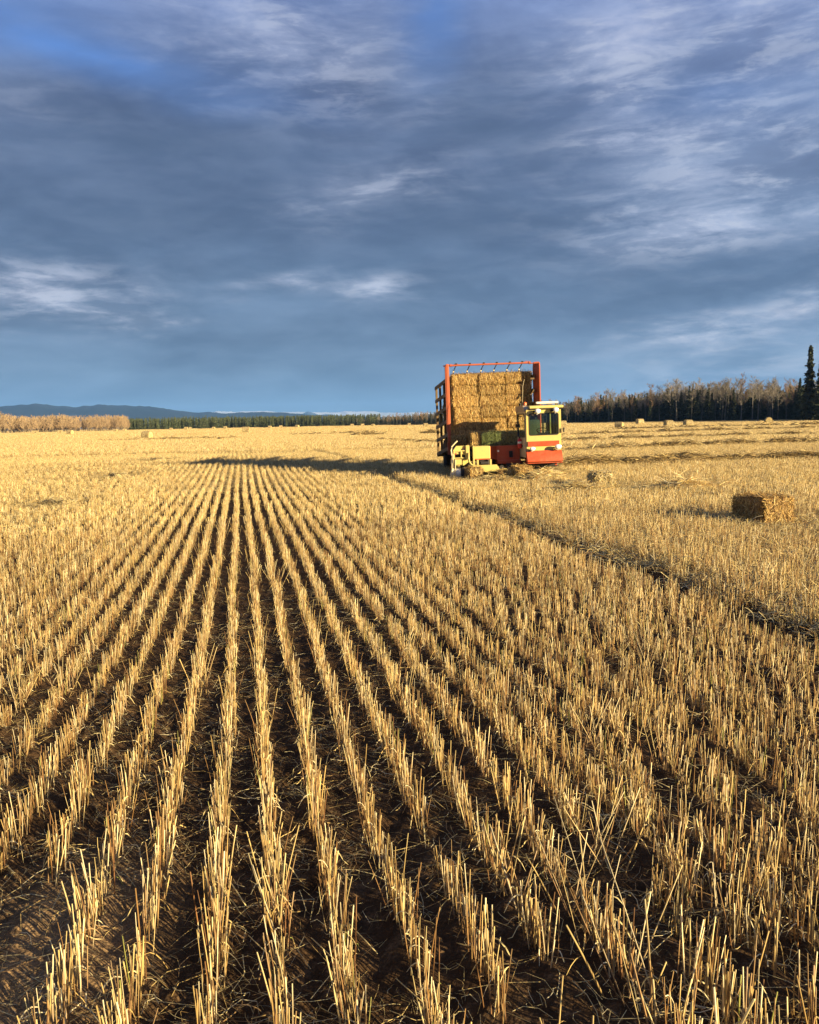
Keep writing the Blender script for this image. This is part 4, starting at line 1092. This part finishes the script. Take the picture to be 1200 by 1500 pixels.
bm = NB(); cyl(bm, (CX0 - .055, 1.30, 1.42), (0, 0, 1), .014, .12, 8); box(bm, CX0 - .06, CX0 - .02, 1.27, 1.33, 1.38, 1.46, .006); part('handle', DO(bm), 'black', door)
ext = empty('fire_extinguisher', (CX0 - .085 - 1.09, .62, .80 - .44)); ext.parent = cab
bm = NB(); lathe(bm, (0, 0, 0), (0, 0, 1), [(.02, 0), (.055, .005), (.06, .03), (.06, .22), (.045, .26), (.02, .28), (.02, .30)], 20); part('bottle', bm, 'red', ext, True)
bm = NB(); lathe(bm, (0, 0, .14), (0, 0, 1), [(.0605, 0), (.0615, .002), (.0615, .055), (.0605, .057)], 20); part('band', bm, 'white', ext, True)
bm = NB(); box(bm, -.02, .02, -.05, .03, .30, .33, .004); box(bm, .05, .075, -.06, .06, .05, .09); part('valve', bm, 'black', ext)
# roof, trim, stripes
bm = NB()
extrude_yz(bm, [(-.02, 1.875), (.0, 1.935), (.10, 1.955), (1.40, 1.93), (1.40, 1.87)], .70, 1.62); bmesh.ops.bevel(bm, geom=bm.edges[:], offset=.012, segments=2, affect='EDGES')
part('roof', CB(bm), 'yellow', cab, True)
bm = NB(); extrude_yz(bm, [(.10, 1.80), (.10, 1.86), (.30, 1.965), (1.38, 1.955), (1.40, 1.80)], .575, .695); part('roof_side', CB(bm), 'roof_shade', cab)
bm = NB(); box(bm, .72, 1.60, .02, CY1, 1.845, 1.872); part('roof_lining', CB(bm), 'black', cab)
bm = NB(); box(bm, .645, 1.50, CY0 - .022, CY0 - .003, .865, 1.0, .008); part('upper_stripe', CB(bm), 'orange', cab)
bm = NB(); extrude_yz(bm, [(.055, .745), (.0, .755), (-.16, .50), (-.155, .455), (.055, .44)], .585, 1.55); bmesh.ops.bevel(bm, geom=bm.edges[:], offset=.01, segments=2, affect='EDGES'); part('bumper', CB(bm), 'orange', cab, True)
bm = NB(); box(bm, .60, 1.545, -.14, .30, .415, .437, .004); box(bm, 1.36, 1.42, .0, .06, .34, .414, .006); part('bumper_lip', CB(bm), 'orange', cab)
# lamps
def lamp(x, z, y, r, wide=1.0):
    l = empty('headlight', (x - 1.09, y, z - .44)); l.parent = cab
    bm = NB(); lathe(bm, (0, 0, 0), (0, -1, 0), [(r * .45, -.07), (r * .9, -.03), (r * 1.08, .0), (r * 1.08, .018), (r * .96, .022)], 20)
    box(bm, -.012, .012, .05, .12, -r * .9 - .03, -r * .9 + .02); bar(bm, (0, .05, -r * .9), (0, .02, -r * .5), .02, .015)
    for v in bm.verts: v.co.x *= wide
    part('lamp_shell', bm, 'chrome', l, True)
    bm = NB(); lathe(bm, (0, -.022, 0), (0, -1, 0), [(r * .95, 0), (r * .8, .014), (r * .4, .022), (.004, .025)], 20)
    for v in bm.verts: v.co.x *= wide
    part('lens', bm, 'lens', l, True)
lamp(.905, 1.795, -.06, .068); lamp(1.395, 1.815, -.06, .068)
lamp(.745, .805, -.07, .055, 1.25); lamp(1.435, .835, -.09, .066, 1.2)
bm = NB(); box(bm, .80, .86, -.02, .06, 1.77, 1.82); box(bm, 1.28, 1.34, -.02, .06, 1.78, 1.83); box(bm, .68, .71, -.03, .06, .76, .79); box(bm, 1.32, 1.36, -.03, .05, .79, .83); part('lamp_bracket', CB(bm), 'black', cab)
bm = NB(); box(bm, .96, 1.56, .34, .46, 1.995, 2.055, .014); part('light_bar', CB(bm), 'white', cab)
bm = NB(); box(bm, 1.0, 1.03, .38, .42, 1.95, 1.995); box(bm, 1.48, 1.51, .38, .42, 1.95, 1.995); part('bar_foot', CB(bm), 'black', cab)
bm = NB(); lathe(bm, (.70, .60, 1.975), (0, 0, 1), [(.05, 0), (.05, .03), (.045, .07), (.025, .09), (.004, .095)], 18); part('beacon', CB(bm), 'beacon', cab, True)
bm = NB(); cyl(bm, (.59, .75, 2.01), (0, 0, 1), .03, .05, 12); cyl(bm, (.59, .75, 1.97), (0, 0, 1), .012, .06, 8); part('aerial_base', CB(bm), 'black', cab)
bm = NB(); tube(bm, [(.64, .62, 1.97), (.645, .63, 2.2), (.66, .64, 2.5), (.71, .66, 2.68)], .005, 5); part('aerial', CB(bm), 'beige', cab)
bm = NB(); tube(bm, [(CX1, .12, 1.30), (CX1 + .06, .05, 1.30)], .01, 6); box(bm, CX1 + .045, CX1 + .075, -.01, .05, 1.22, 1.34, .008); part('mirror', CB(bm), 'black', cab)
# inside
seat = empty('driver_seat', (1.0 - 1.09, .85, .60 - .44)); seat.parent = cab
bm = NB(); box(bm, -.22, .22, -.22, .22, .32, .44, .04); part('cushion', bm, 'seat', seat, True)
bm = NB(); box(bm, -.20, .20, .17, .28, .42, .98, .045, Matrix.Rotation(R(-8), 3, 'X')); part('backrest', bm, 'seat', seat, True)
bm = NB(); box(bm, -.14, .14, -.12, .12, 0, .32, .02); part('pedestal', bm, 'black', seat)
bm = NB(); tube(bm, [(1.16 + .17 * math.cos(a), .48 + .14 * math.sin(a), 1.27 + .075 * math.sin(a)) for a in [k * math.pi / 8 for k in range(16)]], .013, 6, True)
tube(bm, [(1.16, .48, 1.27), (1.18, .40, 1.12), (1.20, .3, .62)], .02, 8); bar(bm, (1.0, .48, 1.27), (1.32, .48, 1.27), .02, .012)
part('steering_wheel', CB(bm), 'black', cab, True)
bm = NB(); box(bm, .95, 1.42, .14, .34, .62, 1.19, .02); part('dashboard', CB(bm), 'seat', cab)
bm = NB(); box(bm, .97, 1.12, .16, .30, 1.193, 1.22, .005); box(bm, 1.16, 1.24, .18, .26, 1.193, 1.25, .006); part('papers', CB(bm), 'white', cab)
bm = NB(); bar(bm, (1.30, .055, 1.17), (1.27, .052, 1.50), .008, .006); part('wiper', CB(bm), 'black', cab)
# hoses and steering gear under the bumper
bm = NB()
tube(bm, [(1.0, .1, .42), (1.02, .05, .33), (1.12, .02, .25), (1.24, .02, .24), (1.31, .05, .30), (1.30, .1, .42)], .010, 6)
tube(bm, [(1.10, .12, .42), (1.13, .1, .36), (1.18, .08, .33), (1.24, .1, .42)], .008, 6)
tube(bm, [(.92, .16, .42), (.90, .12, .32), (.86, .16, .22)], .014, 6)
part('hydraulic_hose', bm, 'black', wagon, True)
bm = NB(); cyl(bm, (.98, .35, .26), (0, 0, 1), .10, .28, 16); cyl(bm, (.98, .35, .14), (1, 0, 0), .13, .14, 20); box(bm, .85, 1.3, .30, .40, .30, .36, .01); part('steering_gear', bm, 'chassis', wagon)

# bales on the wagon ------------------------------------------------
BX, BY, BZ = .765, .43, .300
bales = [bale_mesh(BX, BY, BZ, BALE * (1.2, 1.05, 1.3, 1.15, 1.25)[i], 3600, .88, i * 3.7, .006) for i in range(5)]
hays = [bale_mesh(.40, .44, .42, HAY, 1300, .3, i * 5.1) for i in range(3)]
tw_me = twine_mesh(BX, BY, BZ)
def local_bale(me, x, y, z, label, group=None, rz=0.0, ry=0.0, name='straw_bale', cat='straw bale', twine=None):
    o = link(name, me); o.matrix_world = TM @ Matrix.Translation((x, y, z)) @ Matrix.Rotation(rz, 4, 'Z') @ Matrix.Rotation(ry, 4, 'Y')
    tag(o, label, cat, group)
    if twine: link('twine', twine, None, o)
    return o
rown = ['top', 'second', 'third', 'fourth', 'fifth', 'bottom']
coln = {0: 'left', 1: 'middle', 2: 'right'}
z0 = 1.075
for tier in range(7):
    for row in range(6):
        for c in range(3):
            if tier and not (c == 0 or row == 0): continue
            if tier > 3 and (c or row < tier - 4): continue
            x = -.72 + c * .785 + rnd.uniform(-.012, .012) + (.04 if row > 2 else 0) * 1; y = 2.52 + tier * .45 + (rnd.uniform(-.045, .045) if tier == 0 else 0)
            z = z0 + (5 - row) * .318 - tier * .035
            if tier == 0:
                lab = '%s bale in the %s row of the stack on the wagon, seen face on' % ('left-hand middle right-hand'.split()[c], rown[row])
                grp = 'bales of the front tier on the wagon'
            else:
                lab = 'dark bale behind the front tier of the stack, glimpsed through the side rack slats'; grp = 'bales behind the front tier on the wagon'
            local_bale(rnd.choice(bales), x, y, z, lab, grp, rnd.uniform(-.03, .03) + (math.pi if rnd.random() < .5 else 0), rnd.uniform(-.016, .016), twine=tw_me if tier == 0 else None)
for i, (x, lab) in enumerate(((-.22, 'greenish bale lying on the low table beside the small upright bale'), (.17, 'middle greenish bale lying on the low table behind the engine box'), (.55, 'greenish bale on the low table half hidden behind the cab door'))):
    local_bale(hays[i], x, 1.70, .85, lab, 'greenish bales on the low table', rnd.uniform(-.03, .03))
local_bale(bale_mesh(.40, .42, .36, BALE * .8, 1200, .4, 2.2), -1.02, 1.66, .85, 'brown bale on the low table just inside the left post')
local_bale(bale_mesh(.25, .60, .40, BALE * 1.1, 1500, .45, 9.2), -.64, 1.18, .885, 'short golden bale standing sunlit on top of the yellow loader')

# bales lying in the field -----------------------------------------
def field_bale(x, y, rz, dims, label, n=3200, pal=BALE, sink=0.02, twine=True, group=None, ry=0.0):
    o = link('straw_bale', bale_mesh(*dims, pal, n, .35, x, .04)); z = float(field_height(np.array([x]), np.array([y]))[0])
    o.location = (x, y, z - sink); o.rotation_euler = (0, ry, rz); tag(o, label, 'straw bale', group)
    if twine: link('twine', twine_mesh(*dims), None, o)
field_bale(5.26, 12.23, R(99), (.80, .44, .42), 'square straw bale with a dark shaded end lying in the stubble at the right edge', 9000, ry=R(2), sink=.03)
field_bale(4.40, 18.85, R(89), (.80, .44, .42), 'small square bale to the right of the wagon, with only a narrow dark end showing', 3600, GOLD * .8, sink=.05)
field_bale(1.74, 21.95, R(12), (.36, .42, .36), 'square bale lying beside the white drum under the front left corner of the wagon', 1600, twine=False)
field_bale(2.53, 21.55, R(4), (.34, .40, .30), 'half-buried square bale on the ground under the wagon, left of the cab', 1600, twine=False)
field_bale(2.95, 21.5, R(94), (.78, .40, .40), 'square bale with a dark end, sunk in loose straw before the cab', 2600, twine=False)
field_bale(-7.35, 17.3, R(147), (.70, .42, .26), 'low square bale with a dark end, nearest of those left of the rows', 2600, GOLD * .62, .15, twine=False)  # the left-hand bales get darkened straw in place of shadow around them
field_bale(-8.95, 25.5, R(125), (.7, .4, .20), 'small square bale left of the rows, next behind the nearest left-hand bale', 1400, GOLD * .7, .08, twine=False)
field_bale(-10.1, 33.3, R(125), (.7, .4, .20), 'distant square bale left of the rows, beside the tip of the long shadow', 1000, GOLD * .7, .08, twine=False)
field_bale(-19.0, 84.0, R(-60), (.9, .42, .42), 'upright dark little bale far off above the stubble rows', 500, twine=False)

def round_bale_mesh(w, r, n=1400):
    A = Acc(); k = 36; j = 8
    t = np.linspace(-.5, .5, j); a = np.linspace(0, 2 * math.pi, k, endpoint=False)
    ga, gt = np.meshgrid(a, t); rr_ = r * (1 - .07 * (np.abs(gt) > .45)) + vnoise(gt * 14, ga * 3, 4) * .02
    P = np.stack([gt * w, np.cos(ga) * rr_, np.sin(ga) * rr_ + r], -1).reshape(-1, 3)
    ii = np.arange(j - 1)[:, None] * k + np.arange(k)[None]; i2 = np.arange(j - 1)[:, None] * k + (np.arange(k)[None] + 1) % k
    Q = np.stack([ii, i2, i2 + k, ii + k], -1).reshape(-1, 4)
    pal = GOLD * .66
    A.add(P, Q, None, pal[rng.integers(0, 5, len(P))] * rng.uniform(.7, 1, (len(P), 1)))
    for s in (-1, 1):
        V_ = [[s * w * .5, 0, r]]; T_ = []
        for q, f in enumerate((.3, .6, .93)):
            for b in a: V_.append([s * w * (.5 + .01 * (q % 2)), math.cos(b) * r * f, math.sin(b) * r * f + r])
        for b in range(k): T_.append([0, 1 + b, 1 + (b + 1) % k])
        Q_ = [[1 + q * k + b, 1 + (q + 1) * k + b, 1 + (q + 1) * k + (b + 1) % k, 1 + q * k + (b + 1) % k] for q in range(2) for b in range(k)]
        V_ = np.array(V_); A.add(V_, np.array(Q_), np.array(T_), pal[rng.integers(0, 3, len(V_))] * np.where(np.arange(len(V_)) % 72 < 36, .8, 1)[:, None])
    b = rng.uniform(0, 6.28, n); x = rng.uniform(-.49, .49, n) * w
    P0 = np.stack([x, np.cos(b) * r, np.sin(b) * r + r], 1); nr = np.stack([0 * b, np.cos(b), np.sin(b)], 1); tg = np.stack([rng.normal(0, .3, n), -np.sin(b), np.cos(b)], 1)
    tt = np.array([0, .5, 1.]); L = rng.uniform(.05, .25, n)
    P = P0[:, None] + tg[:, None] * (L[:, None] * (tt - .5))[..., None] + nr[:, None] * (.01 + .15 * L[:, None] * tt)[..., None]
    C = np.repeat((pal[rng.integers(0, 5, n)] * rng.uniform(.8, 1.2, (n, 1)))[:, None], 3, 1)
    A.add(*ribbons(P, np.repeat(rng.uniform(.004, .01, (n, 1)), 3, 1), C, nrm=nr + rng.normal(0, .3, (n, 3))))
    return A.mesh('round_bale', M['bale_straw'])
rb_me = round_bale_mesh(1.22, .60)
def round_bale(px, D, rz, label, group=None, s=1.0):
    o = link('round_bale', rb_me); x, y = wpos(px, D); z = float(field_height(np.array([x]), np.array([y]))[0])
    o.location = (x, y, z); o.rotation_euler = (0, 0, rz); o.scale = (s, s, s); tag(o, label, 'round bale', group)
    o.location.z = z
RBR = 'round bales before the right-hand wood'
round_bale(1125.5, 150, R(75), 'round bale at the far right, showing its flat round end to the camera')
round_bale(1008.5, 122, R(12), 'right-hand bale of the close pair of round bales before the right-hand wood', RBR, .88)
round_bale(980, 119, R(12), 'left-hand bale of the close pair of round bales before the right-hand wood', RBR, .88)
round_bale(938, 172, R(18), 'small round bale left of the close pair, touching the foot of the dark wood', RBR, 1.05)
round_bale(908, 112, R(-28), 'duller greenish-sided round bale, second to the right of the cab', RBR, .82)
round_bale(826, 170, R(10), 'round bale just clear of the right side of the wagon cab')
round_bale(626, 230, R(5), 'round bale just left of the wagon rack at the foot of the dark wood')
round_bale(219.5, 100, R(-12), 'loose round bale at mid distance, the closest of the left-hand round bales', None, .85)
round_bale(364, 150, R(5), 'pale round bale at mid distance right above the stubble rows', None, 1.05)
round_bale(649, 170, R(-10), 'round bale low beside the wagon rack', None, .8)
GL = 'round bales along the far left wood edge'
for px, D in ((3, 190), (57, 262), (93, 240), (108, 200), (174, 300), (187, 300)):
    round_bale(px, D, R(rnd.uniform(-15, 25)), 'pale round bale, a small bright block before the bare trees at the far left', GL, 1.0)
GF = 'tiny round bales before the spruce belt'
for px, D in ((255, 330), (277, 330), (283, 345), (317, 330), (334, 335), (399, 330), (415, 335), (439, 325), (519, 320), (534, 318), (549, 318), (602, 300)):
    round_bale(px, D, R(rnd.uniform(-20, 20)), 'tiny pale round bale, a bright dot before the far tree belt', GF, rnd.uniform(.9, 1.1))

# ---------------------------------------------------------------- loose straw: windrows and heaps
DULL_SHADE = np.array([(0.26, 0.19, 0.08), (0.19, 0.135, 0.055), (0.34, 0.25, 0.11), (0.46, 0.34, 0.16), (0.13, 0.09, 0.04)])  # brownish straw, darkened so the windrows' self-shadow is in the colour
def straw_heap(name, path, w, h, n, label, cat, rad=.004, Lm=.35, pal=DULL_SHADE, rag=.5, group=None):
    """loose straw laid along a path of world points: a lumpy core and long strands over it"""
    path = np.array(path, float); seg = np.hypot(*(path[1:] - path[:-1]).T); S = np.concatenate([[0], np.cumsum(seg)]); tot = S[-1]
    def at(s): return np.stack([np.interp(s, S, path[:, 0]), np.interp(s, S, path[:, 1])], 1)
    o0 = path.mean(0)
    sd = rng.uniform(0, 50)
    def prof(s, c):   # c in -1..1 across
        e = np.clip(np.minimum(s, tot - s) / (w * .8), 0, 1) ** .6
        hh = h * (1 + rag * vnoise(s / w * 1.1 + sd, s * 0 + 1, 3) + .3 * vnoise(s / w * 4 + sd, c * 2, 5)) * e
        return np.maximum(hh * np.maximum(0, 1 - c * c) ** .7, 0)
    ns = max(8, int(tot / (w * .12))); nc = 11
    s = np.linspace(0, tot, ns); c = np.linspace(-1, 1, nc)
    gs, gc = np.meshgrid(s, c, indexing='ij'); gs = gs.ravel(); gc = gc.ravel()
    p = at(gs); q = at(np.minimum(gs + .05, tot)) - at(np.maximum(gs - .05, 0)); q = unit(q); nrm = np.stack([-q[:, 1], q[:, 0]], 1)
    ww = w * .5 * (1 + .35 * vnoise(gs / w * .9 + sd, gc * 0 + 7, 11))
    xy = p + nrm * (gc * ww)[:, None]; z = field_height(xy[:, 0], xy[:, 1]) + prof(gs, gc) - .02
    A = Acc(); V_ = np.stack([xy[:, 0] - o0[0], xy[:, 1] - o0[1], z], 1)
    ii = (np.arange(ns - 1)[:, None] * nc + np.arange(nc - 1)[None]).ravel()
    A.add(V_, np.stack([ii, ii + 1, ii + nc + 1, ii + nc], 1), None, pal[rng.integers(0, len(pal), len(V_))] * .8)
    s = rng.uniform(0, tot, n); c = np.clip(rng.normal(0, .55, n), -1.15, 1.15)
    p = at(s); q = unit(at(np.minimum(s + .05, tot)) - at(np.maximum(s - .05, 0))); nm = np.stack([-q[:, 1], q[:, 0]], 1)
    ww = w * .5 * (1 + .35 * vnoise(s / w * .9 + sd, c * 0 + 7, 11))
    xy = p + nm * (c * ww)[:, None]; z = field_height(xy[:, 0], xy[:, 1]) + prof(s, np.clip(c, -1, 1))
    a = rng.uniform(0, 6.28, n); L = Lm * rng.uniform(.3, 1.2, n); up = rng.normal(.10, .28, n); k = 4; t = np.linspace(0, 1, k)
    P = np.zeros((n, k, 3)); P[:, :, 0] = (xy[:, 0] - o0[0])[:, None] + (L * np.cos(a))[:, None] * (t - .3); P[:, :, 1] = (xy[:, 1] - o0[1])[:, None] + (L * np.sin(a))[:, None] * (t - .3)
    P[:, :, 2] = z[:, None] + .01 + (L * np.abs(up))[:, None] * t - (L * .35)[:, None] * t * t * .8
    P[:, :, 2] = np.maximum(P[:, :, 2], z[:, None] * 0 - .0)
    mixp = np.concatenate([pal, pal, GOLD[:3]]) if pal is DULL_SHADE else GOLD; C = np.repeat((mixp[rng.integers(0, len(mixp), n)] * rng.uniform(.6, 1.1, (n, 1)))[:, None], k, 1)
    A.add(*ribbons(P, np.repeat(rad * rng.uniform(.6, 1.3, (n, 1)), k, 1) * np.array([1, 1, .9, .4]), C))
    me = A.mesh(name, M['straw']); o = link(name, me); o.location = (o0[0], o0[1], 0)
    tag(o, label, cat, group); return o
GW = 'straw windrows across the right side of the field'
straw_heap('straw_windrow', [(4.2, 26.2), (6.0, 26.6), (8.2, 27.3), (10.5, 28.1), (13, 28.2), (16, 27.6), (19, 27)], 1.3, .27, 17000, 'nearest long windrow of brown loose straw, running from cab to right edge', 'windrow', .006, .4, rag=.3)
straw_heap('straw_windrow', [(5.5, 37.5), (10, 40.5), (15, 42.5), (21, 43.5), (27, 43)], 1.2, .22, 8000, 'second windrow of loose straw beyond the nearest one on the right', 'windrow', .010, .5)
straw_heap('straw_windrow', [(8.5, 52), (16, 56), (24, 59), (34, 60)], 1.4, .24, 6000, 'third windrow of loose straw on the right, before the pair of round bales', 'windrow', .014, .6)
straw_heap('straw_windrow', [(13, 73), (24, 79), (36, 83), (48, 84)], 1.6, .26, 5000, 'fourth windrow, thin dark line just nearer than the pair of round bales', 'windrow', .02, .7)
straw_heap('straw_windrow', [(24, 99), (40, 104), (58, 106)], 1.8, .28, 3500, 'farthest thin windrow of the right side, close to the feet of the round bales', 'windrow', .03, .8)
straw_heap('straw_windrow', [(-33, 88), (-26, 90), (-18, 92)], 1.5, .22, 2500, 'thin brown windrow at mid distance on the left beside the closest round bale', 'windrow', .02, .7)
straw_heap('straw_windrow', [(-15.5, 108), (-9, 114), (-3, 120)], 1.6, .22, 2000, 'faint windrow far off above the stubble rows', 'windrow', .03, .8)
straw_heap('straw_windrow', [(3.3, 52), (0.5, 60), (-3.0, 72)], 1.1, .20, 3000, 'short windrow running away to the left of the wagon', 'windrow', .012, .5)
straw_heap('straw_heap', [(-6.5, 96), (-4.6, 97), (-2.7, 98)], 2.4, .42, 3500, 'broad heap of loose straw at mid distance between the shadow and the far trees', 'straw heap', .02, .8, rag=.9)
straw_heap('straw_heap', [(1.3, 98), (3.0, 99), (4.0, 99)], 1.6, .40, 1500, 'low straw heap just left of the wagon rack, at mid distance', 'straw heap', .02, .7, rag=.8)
straw_heap('straw_heap', [(2.9, 21.2), (3.5, 20.9), (4.0, 20.8)], 1.0, .26, 5200, 'heap of loose golden straw on the ground before the cab', 'straw heap', .004, .32, pal=GOLD)
straw_heap('straw_heap', [(3.1, 17.6), (3.6, 17.2), (4.1, 17.3)], .9, .22, 4200, 'tangled tuft of long loose straw in front of the straw heap at the cab', 'straw heap', .004, .34, pal=GOLD)
straw_heap('straw_heap', [(1.7, 21.2), (2.2, 20.9), (2.7, 20.9)], .8, .14, 3200, 'flat spread of loose straw below the cross conveyor of the wagon', 'straw heap', .004, .3, pal=GOLD)
straw_heap('straw_heap', [(5.4, 17.9), (6.0, 17.5), (6.8, 17.6)], .8, .20, 3200, 'ragged tuft of long straw between the two square bales on the right', 'straw heap', .0045, .42, pal=GOLD)

# ---------------------------------------------------------------- air
mt, N = new_mat('haze')
pv = N.n('ShaderNodeVolumePrincipled'); pv.inputs['Density'].default_value = 7.5e-5; N.put(pv.inputs['Color'], (0.20, 0.45, 1.0, 1)); pv.inputs['Anisotropy'].default_value = 0.0
ov = N.n('ShaderNodeOutputMaterial'); N.put(ov.inputs['Volume'], pv.outputs[0])
bm = NB(); box(bm, -17500, 17500, -1500, 17500, -40, 420)
hz_o = part('haze', bm, mt, None); hz_o['kind'] = 'stuff'
